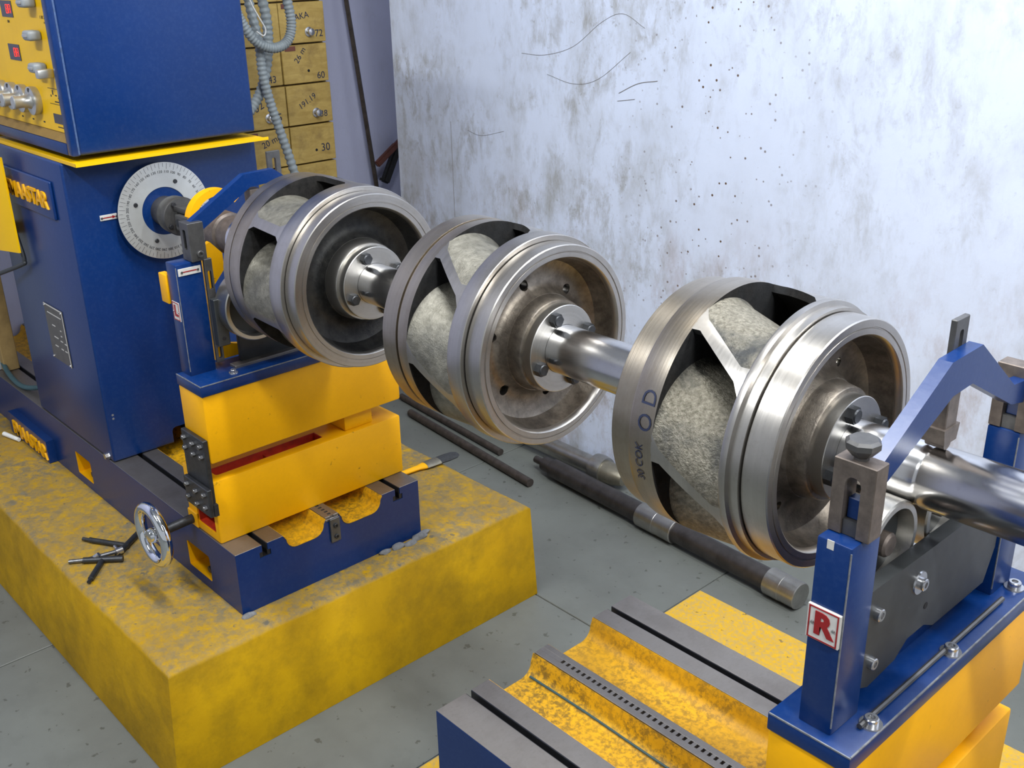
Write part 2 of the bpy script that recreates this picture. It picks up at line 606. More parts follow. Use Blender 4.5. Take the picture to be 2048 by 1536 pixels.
def capbolt(bm, p, d, r=0.008, h=0.008, washer=0.0, mi=0):
    """socket-head screw: washer, head with a recessed socket"""
    p = Vector(p)
    d = Vector(d).normalized()
    if washer:
        cyl(bm, p, p + d * 0.002, washer, washer * 0.96, 20, mi)
        p = p + d * 0.002
    u, v = frame_for(d)
    n = 16
    prof = [(0, r), (h * 0.85, r), (h, r * 0.86), (h, r * 0.5), (h * 0.45, r * 0.48)]
    rings = [[bm.verts.new(p + d * hh + (u * math.cos(2 * PI * k / n) + v * math.sin(2 * PI * k / n)) * rr) for k in range(n)] for hh, rr in prof]
    for A, B in zip(rings, rings[1:]):
        for k in range(n):
            j = (k + 1) % n
            bm.faces.new((A[k], A[j], B[j], B[k])).material_index = mi
    bm.faces.new(rings[-1]).material_index = mi
    bm.faces.new(rings[0][::-1]).material_index = mi
    return bm


_TC = {}


def text_bm(s, size, extrude=0.0, bold=0.0, align='CENTER'):
    cu = bpy.data.curves.new('t', 'FONT')
    cu.body = s
    cu.size = size
    cu.extrude = extrude
    cu.offset = bold
    cu.align_x = align
    cu.align_y = 'CENTER'
    cu.resolution_u = 3
    o = bpy.data.objects.new('t', cu)
    COL.objects.link(o)
    bpy.context.view_layer.update()
    dg = bpy.context.evaluated_depsgraph_get()
    me = bpy.data.meshes.new_from_object(o.evaluated_get(dg))
    bm = bmesh.new()
    bm.from_mesh(me)
    bpy.data.objects.remove(o)
    bpy.data.curves.remove(cu)
    bpy.data.meshes.remove(me)
    for f in bm.faces:
        f.material_index = 0
    return bm


def xf(bm, loc, rx=0, ry=0, rz=0, sx=1, sy=1):
    m = Matrix.Translation(loc) @ Matrix.Rotation(rz, 4, 'Z') @ Matrix.Rotation(ry, 4, 'Y') @ Matrix.Rotation(rx, 4, 'X') @ Matrix.Diagonal((sx, sy, 1, 1))
    bmesh.ops.transform(bm, matrix=m, verts=bm.verts)
    return bm


def txt_y(name, s, size, x, y, z, mat, parent, extrude=0.0006, bold=0.0, roll=0.0, sx=1, sy=1):
    """writing on a face that looks towards -y"""
    bm = text_bm(s, size, extrude, bold)
    m = Matrix.Translation((x, y, z)) @ Matrix.Rotation(roll, 4, 'Y') @ Matrix.Rotation(PI / 2, 4, 'X') @ Matrix.Diagonal((sx, sy, 1, 1))
    bmesh.ops.transform(bm, matrix=m, verts=bm.verts)
    return obj(name, bm, mat, parent)


def txt_x(name, s, size, x, y, z, mat, parent, extrude=0.0006, bold=0.0, roll=0.0, sx=1):
    """writing on a face that looks towards +x"""
    bm = text_bm(s, size, extrude, bold)
    m = Matrix.Translation((x, y, z)) @ Matrix.Rotation(roll, 4, 'X') @ Matrix.Rotation(PI / 2, 4, 'Z') @ Matrix.Rotation(PI / 2, 4, 'X') @ Matrix.Diagonal((sx, 1, 1, 1))
    bmesh.ops.transform(bm, matrix=m, verts=bm.verts)
    return obj(name, bm, mat, parent)


def cut(o, cutter_bm):
    me = bpy.data.meshes.new('c')
    bmesh.ops.recalc_face_normals(cutter_bm, faces=cutter_bm.faces)
    cutter_bm.to_mesh(me)
    cutter_bm.free()
    c = bpy.data.objects.new('c', me)
    COL.objects.link(c)
    c.matrix_world = o.matrix_world
    md = o.modifiers.new('b', 'BOOLEAN')
    md.operation = 'DIFFERENCE'
    md.solver = 'EXACT'
    md.object = c
    c.parent = o.parent
    c.location = o.location
    bpy.context.view_layer.update()
    dg = bpy.context.evaluated_depsgraph_get()
    nm = bpy.data.meshes.new_from_object(o.evaluated_get(dg))
    o.modifiers.clear()
    old = o.data
    nm.name = old.name
    o.data = nm
    bpy.data.objects.remove(c)
    bpy.data.meshes.remove(old)
    bm = bmesh.new()
    bm.from_mesh(nm)
    sharpen(bm)
    bm.to_mesh(nm)
    bm.free()


AY, AZ = 1.075, 1.030

# ================================================================== THE SETTING
bm = new()
box(bm, -3.75, 3.2, -2.8, 3.0, -0.10, -0.004)
floor = struct(obj('floor', bm, 'joint_grey'))
slab_me = None
P = 0.98
for i in range(-1, 6):
    for j in range(-4, 2):
        xs, ys = -2.425 + i * P, 1.643 + j * P
        x0, x1 = max(xs, -3.75), min(xs + P, 3.2)
        y0, y1 = max(ys, -2.8), min(ys + P, 3.0)
        bm = new()
        box(bm, x0 + 0.002, x1 - 0.002, y0 + 0.002, y1 - 0.002, -0.03, 0.0, 0.0015, 1)
        obj('slab', bm, 'floor_stone', floor)
for j in range(-4, 2):
    ys = 1.643 + j * P
    bm = new()
    box(bm, -3.748, -3.407, max(ys, -2.8) + 0.002, min(ys + P, 3.0) - 0.002, -0.03, 0.0, 0.0015, 1)
    obj('slab', bm, 'floor_stone', floor)

bm = new()
box(bm, -3.124, 3.2, 2.30, 2.52, 0, 3.3)
wall_back = struct(obj('wall_back', bm, 'wall_plaster'))
bm = new()
box(bm, -3.95, -3.75, -2.8, 3.2, 0, 3.3)
struct(obj('wall_left', bm, 'wall_recess'))
bm = new()
box(bm, -3.75, -2.9, 3.0, 3.2, 0, 3.3)
struct(obj('wall_recess', bm, 'wall_recess'))
bm = new()
box(bm, -3.95, 3.2, -2.8, 3.2, 3.3, 3.4)
struct(obj('ceiling', bm, 'panel_grey'))


def wall_mark(pts, r):
    bm = new()
    tube(bm, smooth_path([(x, 2.2995, z) for x, z in pts], 6), r, 5)
    obj('scratch', bm, 'scratch_grey', wall_back)


wall_mark([(-2.46, 1.30), (-2.36, 1.30), (-2.24, 1.33), (-2.13, 1.40), (-2.05, 1.425), (-1.97, 1.39)], 0.0006)
wall_mark([(-2.35, 1.245), (-2.24, 1.225), (-2.14, 1.245), (-2.02, 1.325)], 0.0006)
wall_mark([(-2.06, 1.212), (-1.99, 1.243), (-1.92, 1.255)], 0.0010)
wall_mark([(-2.065, 1.19), (-2.0, 1.20)], 0.0008)
wall_mark([(-2.817, 1.06), (-2.816, .90), (-2.815, .70)], 0.0009)
wall_mark([(-2.73, 1.04), (-2.66, 1.03), (-2.55, 1.055)], 0.0005)

bm = new()
box(bm, -1.44, 1.6, 0.90, 1.968, 0.0002, 0.0012)
tag(obj('floor_marking', bm, 'floor_yellow'), 'flat yellow paint marked on the grey floor around the machine bed', 'floor marking')

# ================================================================== CONCRETE PLINTH
bm = new()
poly_b = (-3.74, -1.735, 0.618, 1.648)
poly_t = (-3.74, -1.752, 0.640, 1.638)
N = 14
# gently uneven top rim
vs_b = []
vs_t = []


def rim(a, b, n):
    return [a + (b - a) * i / n for i in range(n)]


ring_b = [(x, poly_b[2]) for x in rim(poly_b[0], poly_b[1], 16)] + [(poly_b[1], y) for y in rim(poly_b[2], poly_b[3], 12)] + \
         [(x, poly_b[3]) for x in rim(poly_b[1], poly_b[0], 16)] + [(poly_b[0], y) for y in rim(poly_b[3], poly_b[2], 12)]
ring_t = [(x, poly_t[2]) for x in rim(poly_t[0], poly_t[1], 16)] + [(poly_t[1], y) for y in rim(poly_t[2], poly_t[3], 12)] + \
         [(x, poly_t[3]) for x in rim(poly_t[1], poly_t[0], 16)] + [(poly_t[0], y) for y in rim(poly_t[3], poly_t[2], 12)]
cxm, cym = -2.74, 1.13


def inset(p, d):
    x, y = p
    return (x + d if x < -3.7 else (x - d if x > -1.8 else x), y + d if y < 0.7 else (y - d if y > 1.6 else y))


rnd = random.Random(3)
L0 = [bm.verts.new((x, y, 0.0005)) for x, y in ring_b]
L1 = [bm.verts.new((x + rnd.uniform(-.003, .003), y + rnd.uniform(-.003, .003), 0.256)) for x, y in ring_t]
L2 = [bm.verts.new((*inset((x, y), 0.008 + rnd.uniform(-.003, .003)), 0.2655 + rnd.uniform(-.0015, .0005))) for x, y in ring_t]
L3 = [bm.verts.new((*inset((x, y), 0.022), 0.267)) for x, y in ring_t]
for A, B in ((L0, L1), (L1, L2), (L2, L3)):
    for i in range(len(A)):
        j = (i + 1) % len(A)
        bm.faces.new((A[i], A[j], B[j], B[i]))
bm.faces.new(L3)
bm.faces.new(L0[::-1])
tag(obj('concrete_plinth', bm, 'plinth_paint', None, 60), 'worn yellow painted concrete plinth carrying the headstock bed', 'plinth')

# ================================================================== MACHINE BEDS
BZ = 0.4175


def trough_pts(y0, y1, zt, d, k=5):
    """left wall curving to the bottom, then back up"""
    r = 0.026
    out = [(y0, zt)]
    for i in range(k + 1):
        a = PI + (PI / 2) * i / k
        out.append((y0 + 0.006 + r + r * math.cos(a), zt - d + r + r * math.sin(a)))
    for i in range(k + 1):
        a = 1.5 * PI + (PI / 2) * i / k
        out.append((y1 - 0.006 - r + r * math.cos(a), zt - d + r + r * math.sin(a)))
    out.append((y1, zt))
    return out


def make_bed(name, label, x0, x1, zb, depth):
    t = thing(name, label, 'machine bed', ((x0 + x1) / 2, 1.1015, zb))
    S1, S2 = (0.920, 0.934), (1.278, 1.292)
    tl = trough_pts(0.974, 1.083, BZ - 0.0015, depth)
    tr = trough_pts(1.119, 1.240, BZ - 0.0015, depth)
    e = 0.0015

    def tslot(s):
        return [(s[0], BZ - e), (s[0], BZ - .017), (s[0] - .007, BZ - .017), (s[0] - .007, BZ - .031), (s[1] + .007, BZ - .031), (s[1] + .007, BZ - .017), (s[1], BZ - .017), (s[1], BZ - e)]
    prof = [(0.856, zb), (0.856, BZ - e)] + tslot(S1) + tl + [(1.0832, BZ - .0125), (1.1188, BZ - .0125)] + tr + tslot(S2) + [(1.347, BZ - e), (1.347, zb)]
    bm = new()
    prism(bm, prof, 'x', x0, x1)
    body = obj('body', bm, 'blue_paint', t, 25)
    for a, b in ((0.8565, S1[0]), (S1[1], 0.974), (1.240, S2[0]), (S2[1], 1.3465)):
        bm = new()
        box(bm, x0 + .0005, x1 - .0005, a, b, BZ - e, BZ, 0.0005, 1)
        obj('rail', bm, 'rail_steel', t)
    for s_ in (S1, S2):
        bm = new()
        prism(bm, [(s_[0] - .0065, BZ - .0308), (s_[1] + .0065, BZ - .0308), (s_[1] + .0065, BZ - .0172), (s_[1] - .0003, BZ - .0172), (s_[1] - .0003, BZ - .0012), (s_[1] - .0015, BZ - .0012), (s_[1] - .0015, BZ - .029),
                   (s_[0] + .0015, BZ - .029), (s_[0] + .0015, BZ - .0012), (s_[0] + .0003, BZ - .0012), (s_[0] + .0003, BZ - .0172), (s_[0] - .0065, BZ - .0172)], 'x', x0 + .001, x1 - .002)
        obj('t_slot', bm, 'black_oxide', t)
    for pts in (tl, tr):
        lin = [(p[0], p[1]) for p in pts]
        up = []
        for i, p in enumerate(lin):
            q0 = lin[max(i - 1, 0)]
            q1 = lin[min(i + 1, len(lin) - 1)]
            dy, dz = q1[0] - q0[0], q1[1] - q0[1]
            L = math.hypot(dy, dz)
            up.append((p[0] - dz / L * 0.0012, p[1] + dy / L * 0.0012))
        bm = new()
        prism(bm, lin + up[::-1], 'x', x0 - 0.0002, x1 + 0.0015)
        obj('trough_lining', bm, 'trough_yellow', t, 25)
    # toothed rack on the centre rib
    bm = new()
    box(bm, x0 + .002, x1 - .001, 1.0835, 1.1185, BZ - .012, BZ - .006, 0.0008, 1)
    box(bm, x0 + .002, x1 - .001, 1.0835, 1.0965, BZ - .006, BZ + .001, 0.0006, 1)
    box(bm, x0 + .002, x1 - .001, 1.1055, 1.1185, BZ - .006, BZ + .001, 0.0006, 1)
    box(bm, x0 + .002, x0 + .055, 1.0965, 1.1055, BZ - .006, BZ + .0006)
    xx = x0 + .055
    while xx < x1 - .012:
        box(bm, xx + .0055, xx + .0125, 1.0965, 1.1055, BZ - .006, BZ + .0004)
        xx += .0125
    obj('rack', bm, 'rail_steel', t)
    return t, body


# bed under the headstock
bedL, bodyL = make_bed('machine_bed', 'blue cast machine bed with steel rails under the headstock cabinet', -3.74, -1.832, 0.2675, 0.036)
cb = new()
for (a, b) in ((-2.722, -2.620), (-2.070, -1.962)):
    box(cb, a, b, 0.80, 0.93, 0.292, 0.358, 0.006, 2)
cut(bodyL, cb)
for (a, b) in ((-2.722, -2.620), (-2.070, -1.962)):
    bm = new()
    # yellow-painted lining of the pocket
    box(bm, a + .0005, b - .0005, 0.925, 0.9295, 0.2925, 0.3575)
    box(bm, a + .0005, b - .0005, 0.8562, 0.925, 0.2925, 0.2945)
    box(bm, a + .0005, a + .0025, 0.8562, 0.925, 0.2945, 0.3575)
    obj('pocket_lining', bm, 'yellow_paint', bedL)
    bm = new()
    cyl(bm, (b - .032, 0.880, 0.306), (b - .032, 0.915, 0.306), 0.013, None, 6)
    cyl(bm, (b - .032, 0.866, 0.306), (b - .032, 0.882, 0.306), 0.008, None, 14)
    obj('levelling_bolt', bm, 'dark_steel', bedL)
# end stop on the rack
bm = new()
box(bm, -1.832, -1.826, 1.092, 1.117, 0.352, 0.412, 0.001, 1)
es = obj('end_stop', bm, 'gunmetal', bedL)
for zz in (0.394, 0.366):
    bm = new()
    capbolt(bm, (-1.826, 1.1045, zz), (1, 0, 0), 0.0055, 0.004)
    obj('bolt', bm, 'dark_steel', es)
# squeezed-out grout along the bed foot
for (gx, gy, gr) in [(-1.822, 1.335, .014), (-1.815, 1.30, .011), (-1.822, 1.27, .012), (-1.824, 1.232, .010), (-1.83, 1.352, .012), (-1.822, 0.865, .010)]:
    bm = new()
    ic = bmesh.ops.create_icosphere(bm, subdivisions=2, radius=1.0)
    for v in ic['verts']:
        k = 1 + rnd.uniform(-.18, .18)
        v.co = Vector((gx + v.co.x * gr * k * 0.9, gy + v.co.y * gr * k * 1.7, max(0.2673, 0.267 + v.co.z * gr * 0.9 * k)))
    obj('grout', bm, 'grout_grey', bedL, 60)

# cast brand plate on the bed side
bm = new()
prism(bm, [(-3.19, 0.2685), (-3.19, 0.336), (-2.885, 0.336), (-2.885, 0.2685)], 'y', 0.833, 0.857)
bp = obj('brand_plate', bm, 'blue_paint', bedL)
txt_y('lettering', 'FMAASTAR', 0.058, -3.02, 0.832, 0.298, 'yellow_paint', bp, 0.004, 0.0012, 0, 0.93)

# bed under the right-hand support
bedR, bodyR = make_bed('machine_bed', 'blue cast machine bed with toothed rack beside the yellow floor marking', -1.152, 1.2, 0.002, 0.042)
bm = new()
tube(bm, smooth_path([(-1.14, 1.062, BZ - .036), (-1.0, 1.064, BZ - .036), (-0.8, 1.062, BZ - .036), (-0.3, 1.063, BZ - .036)], 6), 0.0022, 8)
obj('cable', bm, 'cable_teal', bedR)

# ================================================================== HEADSTOCK CABINET
cab = thing('headstock_cabinet', 'dark blue steel headstock cabinet standing on the bed rails', 'machine cabinet', (-2.70, 1.10, BZ))
bm = new()
box(bm, -2.945, -2.446, 0.858, 1.352, BZ + .001, 1.170, 0.006, 3)
cb_body = obj('body', bm, 'blue_paint', cab)
cc = new()
box(cc, -2.60, -2.40, 1.02, 1.40, BZ - .02, BZ + .045, 0.01, 2)
cut(cb_body, cc)
bm = new()
box(bm, -2.87, -2.518, 0.850, 0.8585, 1.028, 1.120, 0.004, 3)
bp = obj('brand_plate', bm, 'blue_paint', cab)
txt_y('lettering', 'FMAASTAR', 0.054, -2.677, 0.8492, 1.070, 'yellow_paint', bp, 0.004, 0.0012, 0, 1.02)
# yellow folded guard at the front
bm = new()
prism(bm, [(-3.01, 0.800), (-2.835, 0.800), (-2.758, 0.828), (-2.758, 0.833), (-2.835, 0.806), (-3.01, 0.806)], 'z', 0.910, 1.150)
yb = obj('yellow_guard', bm, 'panel_yellow', cab)
bm = new()
box(bm, -2.929, -2.90, 0.806, 0.858, 0.93, 0.96)
obj('standoff', bm, 'panel_yellow', yb)
bm = new()
box(bm, -2.929, -2.90, 0.806, 0.858, 1.05, 1.08)
obj('standoff', bm, 'panel_yellow', yb)
bm = new()
capbolt(bm, (-2.86, 0.800, 0.922), (0, -1, 0), 0.005, 0.003)
obj('bolt', bm, 'gunmetal', yb)
# rating plate
bm = new()
box(bm, -2.738, -2.616, 0.8555, 0.8585, 0.628, 0.779, 0.0006, 1)
rp = obj('rating_plate', bm, 'nameplate_grey', cab)
bm = new()
box(bm, -2.738, -2.616, 0.8549, 0.8556, 0.776, 0.779)
box(bm, -2.619, -2.616, 0.8549, 0.8556, 0.628, 0.776)
obj('rim', bm, 'sign_white', rp)
for (a, z) in ((-2.732, .774), (-2.622, .774), (-2.732, .633), (-2.622, .633)):
    bm = new()
    cyl(bm, (a, .8556, z), (a, .853, z), .0035, .0028, 10)
    obj('rivet', bm, 'bright_bolt', rp)
bm = new()
for (a, b, z) in ((-2.70, -2.68, .725), (-2.65, -2.642, .72), (-2.652, -2.644, .705), (-2.70, -2.674, .693), (-2.66, -2.645, .690), (-2.634, -2.62, .688), (-2.705, -2.685, .668), (-2.665, -2.65, .667), (-2.64, -2.625, .667), (-2.72, -2.63, .756)):
    box(bm, a, b, .8548, .8556, z, z + .0025)
obj('print', bm, 'sign_white', rp)
# pointer of the degree dial
bm = new()
box(bm, -2.4465, -2.4435, .927, .968, 1.026, 1.039, .0006, 1)
pt = obj('pointer_plate', bm, 'sign_white', cab)
bm = new()
box(bm, -2.4437, -2.4430, .932, .962, 1.031, 1.0335)
prism(bm, [(.956, 1.0285), (.965, 1.0323), (.956, 1.036)], 'x', -2.4437, -2.4428)
obj('arrow', bm, 'sign_red', pt)
for yy in (.9305, .966):
    bm = new()
    cyl(bm, (-2.4437, yy, 1.0323), (-2.4415, yy, 1.0323), .0032, .0026, 10)
    obj('rivet', bm, 'bright_bolt', pt)
for zz in (.545, .535):
    bm = new()
    cyl(bm, (-2.4465, .875, zz), (-2.4455, .875, zz), .003, None, 8)
    obj('paint_chip', bm, 'paint_chip', cab)
bm = new()
cyl(bm, (-2.475, .8585, BZ + .012), (-2.475, .847, BZ + .012), .009, .008, 6)
obj('foot_bolt', bm, 'bright_bolt', cab)

# ================================================================== CONTROL CONSOLE
con = thing('control_console', 'blue console with yellow control panel standing on the cabinet', 'control console', (-2.68, 1.11, 1.172))
bm = new()
box(bm, -2.955, -2.366, .864, 1.346, 1.1715, 1.1735)
obj('tray', bm, 'panel_yellow', con)
bm = new()
box(bm, -2.955, -2.955 + .002, .864, 1.346, 1.1735, 1.179)
box(bm, -2.955, -2.366, .8635, .8655, 1.1705, 1.1785)
box(bm, -2.368, -2.3655, .8635, 1.346, 1.1705, 1.1775)
obj('tray_lip', bm, 'panel_yellow', con)
bm = new()
box(bm, -2.955, -2.41, .893, 1.338, 1.186, 1.76, .008, 3)
cbody = obj('body', bm, 'blue_paint', con)
bm = new()
box(bm, -2.4375, -2.410, .877, .897, 1.186, 1.76, .004, 2)
box(bm, -2.955, -2.4375, .877, .897, 1.186, 1.213, .003, 2)
obj('frame', bm, 'blue_paint', con)
bm = new()
prism(bm, [(.8785, 1.2135), (.893, 1.2135), (.893, 1.232)], 'x', -2.95, -2.438)
obj('panel_ledge', bm, 'ledge_reflection', con)
bm = new()
box(bm, -2.95, -2.4405, .8895, .894, 1.232, 1.755, .0006, 1)
pan = obj('control_panel', bm, 'panel_yellow', con)
PY = .8895
for z0 in (1.378, 1.474):
    bm = new()
    box(bm, -2.728, -2.656, PY - .0012, PY + .001, z0, z0 + .036)
    d = obj('display', bm, 'display_black', pan)
    bm = new()
    for k, segs in enumerate(('abcdefg', 'abcefg')):
        cx = -2.688 + k * .017
        cz = z0 + .018
        hw, hh, th = .0055, .0095, .0018
        S = {'a': (-hw, hw, hh * 1 - th / 2, hh + th / 2), 'g': (-hw, hw, -th / 2, th / 2), 'd': (-hw, hw, -hh - th / 2, -hh + th / 2),
             'f': (-hw - th / 2, -hw + th / 2, 0, hh), 'e': (-hw - th / 2, -hw + th / 2, -hh, 0), 'b': (hw - th / 2, hw + th / 2, 0, hh), 'c': (hw - th / 2, hw + th / 2, -hh, 0)}
        for s in segs:
            a, b, c, e = S[s]
            box(bm, cx + a, cx + b, PY - .0018, PY - .0011, cz + c + .0004, cz + e - .0004)
    obj('digits', bm, 'led_red', d)
for (kx, kz) in ((-2.520, 1.510), (-2.520, 1.441), (-2.522, 1.372)):
    bm = new()
    box(bm, kx - .021, kx + .021, PY - .030, PY + .0005, kz - .011, kz + .011, .007, 3)
    k = obj('selector_knob', bm, 'knob_grey', pan)
    bm = new()
    box(bm, kx - .012, kx + .014, PY - .0325, PY - .029, kz - .003, kz + .003, .001, 1)
    obj('grip_ridge', bm, 'knob_silver', k)
bm = new()
box(bm, -2.488, -2.468, PY - .035, PY + .0005, 1.352, 1.372, .004, 2)
obj('toggle', bm, 'knob_silver', pan)
for kx in (-2.604, -2.674, -2.744, -2.814, -2.884):
    bm = new()
    lathe(bm, [(PY + .0005, .031), (PY - .010, .033), (PY - .016, .032), (PY - .018, .026), (PY - .017, .0)], kx, 1.293, 28, closed=False, axis='y')
    k = obj('vernier_dial', bm, 'knob_silver', pan)
    bm = new()
    lathe(bm, [(PY - .016, .019), (PY - .026, .014), (PY - .040, .0135), (PY - .054, .015), (PY - .056, .013), (PY - .056, .0)], kx, 1.293, 24, closed=False, axis='y')
    obj('hub', bm, 'knob_silver', k)
    bm = new()
    cyl(bm, (kx + .004, PY - .0185, 1.318), (kx + .004, PY - .0165, 1.318), .005, None, 10)
    obj('window', bm, 'black_oxide', k)
bm = new()
box(bm, -2.515, -2.4405, PY - .001, PY + .001, 1.250, 1.272, .0005, 1)
obj('port_slot', bm, 'display_black', pan)
bm = new()
for z in (1.293, 1.327):
    box(bm, -2.523, -2.442, PY - .0004, PY + .0002, z, z + .0012)
box(bm, -2.500, -2.494, PY - .0004, PY + .0002, 1.314, 1.324)
box(bm, -2.486, -2.474, PY - .0004, PY + .0002, 1.312, 1.3145)
box(bm, -2.470, -2.460, PY - .0004, PY + .0002, 1.307, 1.3095)
box(bm, -2.492, -2.462, PY - .0004, PY + .0002, 1.298, 1.3005)
box(bm, -2.512, -2.507, PY - .0004, PY + .0002, 1.309, 1.3135)
box(bm, -2.50, -2.45, PY - .0004, PY + .0002, 1.2415, 1.2437)
for kx in (-2.582, -2.652, -2.722):
    box(bm, kx - .005, kx + .005, PY - .0004, PY + .0002, 1.2445, 1.248)
obj('print', bm, 'ink', pan)
p_ = txt_y('print', '1 1/1 2.5', .010, -2.475, PY - .0006, 1.479, 'ink', pan, .0002)
p_['kind'] = 'stuff'
txt_y('print', '1 4 0', .006, -2.468, PY - .0006, 1.468, 'ink', pan, .0002)
txt_y('print', 'ON', .009, -2.695, PY - .0006, 1.464, 'ink', pan, .0002)
bm = new()
box(bm, -2.4105, -2.4093, .8905, .8945, 1.19, 1.75)
obj('edge_wear', bm, 'blue_wear', con)

# ================================================================== DRIVE SPINDLE
sp = thing('drive_spindle', 'grey drive spindle with silver degree dial on cabinet face', 'spindle', (-2.36, AY, AZ - .116))
bm = new()
lathe(bm, [(-2.4185, .0575), (-2.4155, .0575), (-2.4155, .114), (-2.4160, .116), (-2.4185, .116)], AY, AZ, 128)
dial = obj('degree_dial', bm, 'dial_silver', sp)
bm = new()
for k in range(72):
    a = 2 * PI * k / 72
    L = .014 if k % 2 == 0 else .009
    c, s = math.cos(a), math.sin(a)
    w2 = .00028
    pts = [(AY + c * (.114 - L) - s * w2, AZ + s * (.114 - L) + c * w2), (AY + c * (.114 - L) + s * w2, AZ + s * (.114 - L) - c * w2),
           (AY + c * .114 + s * w2, AZ + s * .114 - c * w2), (AY + c * .114 - s * w2, AZ + s * .114 + c * w2)]
    prism(bm, pts, 'x', -2.4156, -2.4152)
obj('scale_marks', bm, 'ink', dial)
for k in range(36):
    a = PI - 2 * PI * k / 36
    n = (210 - 10 * k) % 360
    bm = text_bm(str(n), .0088, .0002)
    m = Matrix.Translation((-2.4153, AY + .0935 * math.cos(a), AZ + .0935 * math.sin(a))) @ Matrix.Rotation(a - PI / 2, 4, 'X') @ Matrix.Rotation(PI / 2, 4, 'Z') @ Matrix.Rotation(PI / 2, 4, 'X')
    bmesh.ops.transform(bm, matrix=m, verts=bm.verts)
    obj('numeral', bm, 'ink', dial)
for a in (62, 160, 245, 330):
    a = math.radians(a)
    bm = new()
    cyl(bm, (-2.4156, AY + .075 * math.cos(a), AZ + .075 * math.sin(a)), (-2.4125, AY + .075 * math.cos(a), AZ + .075 * math.sin(a)), .0055, .0045, 12)
    obj('screw', bm, 'dark_steel', dial)
bm = new()
lathe(bm, [(-2.446, .0), (-2.446, .0572), (-2.4175, .0572), (-2.4175, .0)], AY, AZ, 64, closed=False)
obj('spindle_nose', bm, 'blue_paint', sp)
bm = new()
lathe(bm, [(-2.4175, .0), (-2.4175, .036), (-2.372, .037), (-2.368, .044), (-2.332, .046), (-2.328, .044), (-2.328, .026), (-2.328, .0)], AY, AZ, 64, closed=False)
obj('coupling_flange', bm, 'gunmetal', sp)
for a in (30, 120, 210, 300):
    a = math.radians(a)
    bm = new()
    hexbolt(bm, (-2.328, AY + .036 * math.cos(a), AZ + .036 * math.sin(a)), (1, 0, 0), .006, .005)
    obj('bolt', bm, 'black_oxide', sp)
# universal-joint yoke and cross
bm = new()
box(bm, -2.328, -2.262, AY - .020, AY + .020, AZ + .016, AZ + .030, .003, 2)
box(bm, -2.328, -2.262, AY - .020, AY + .020, AZ - .030, AZ - .016, .003, 2)
box(bm, -2.328, -2.310, AY - .020, AY + .020, AZ - .016, AZ + .016)
obj('joint_yoke', bm, 'gunmetal', sp)
bm = new()
cyl(bm, (-2.275, AY, AZ - .034), (-2.275, AY, AZ + .034), .009, None, 16)
cyl(bm, (-2.275, AY - .038, AZ), (-2.275, AY + .038, AZ), .009, None, 16)
obj('joint_cross', bm, 'dark_steel', sp)
bm = new()
box(bm, -2.290, -2.222, AY - .036, AY - .022, AZ - .018, AZ + .018, .003, 2)
box(bm, -2.290, -2.222, AY + .022, AY + .036, AZ - .018, AZ + .018, .003, 2)
box(bm, -2.240, -2.222, AY - .022, AY + .022, AZ - .018, AZ + .018)
obj('joint_yoke', bm, 'gunmetal', sp)
# yellow half ring around the coupling
bm = new()
rp_ = []
for k in range(33):
    a = math.radians(38 + (166 - 38) * k / 32)
    rp_.append((1.086 + .071 * math.cos(a), 1.046 + .071 * math.sin(a)))
for k in range(33):
    a = math.radians(166 - (166 - 38) * k / 32)
    rp_.append((1.086 + .055 * math.cos(a), 1.046 + .055 * math.sin(a)))
prism(bm, rp_, 'x', -2.190, -2.166)
obj('guard_ring', bm, 'yellow_paint', sp, 25)
bm = new()
lathe(bm, [(-2.222, .0), (-2.222, .038), (-2.160, .040), (-2.156, .046), (-2.096, .046), (-2.092, .041), (-2.030, .041), (-2.030, .0)], AY, AZ, 64, closed=False)
obj('stub_shaft', bm, 'bracket_steel', sp)
bm = new()
box(bm, -2.186, -2.170, 1.021, 1.045, 1.038, 1.060)
obj('guard_lug', bm, 'yellow_paint', sp)

# ================================================================== BEARING SUPPORTS
PZ = 0.790


def arch(bm, x0, x1, slim=0.0):
    outer = [(0.9145, 1.104), (1.048, 1.182), (1.118, 1.184), (1.225, 1.104), (1.262, 1.100)]
    inner = [(1.262, 1.070), (1.226, 1.078), (1.106, 1.141 + slim), (1.061, 1.139 + slim), (0.940, 1.084), (0.9145, 1.070)]
    prism(bm, outer + inner, 'x', x0, x1)


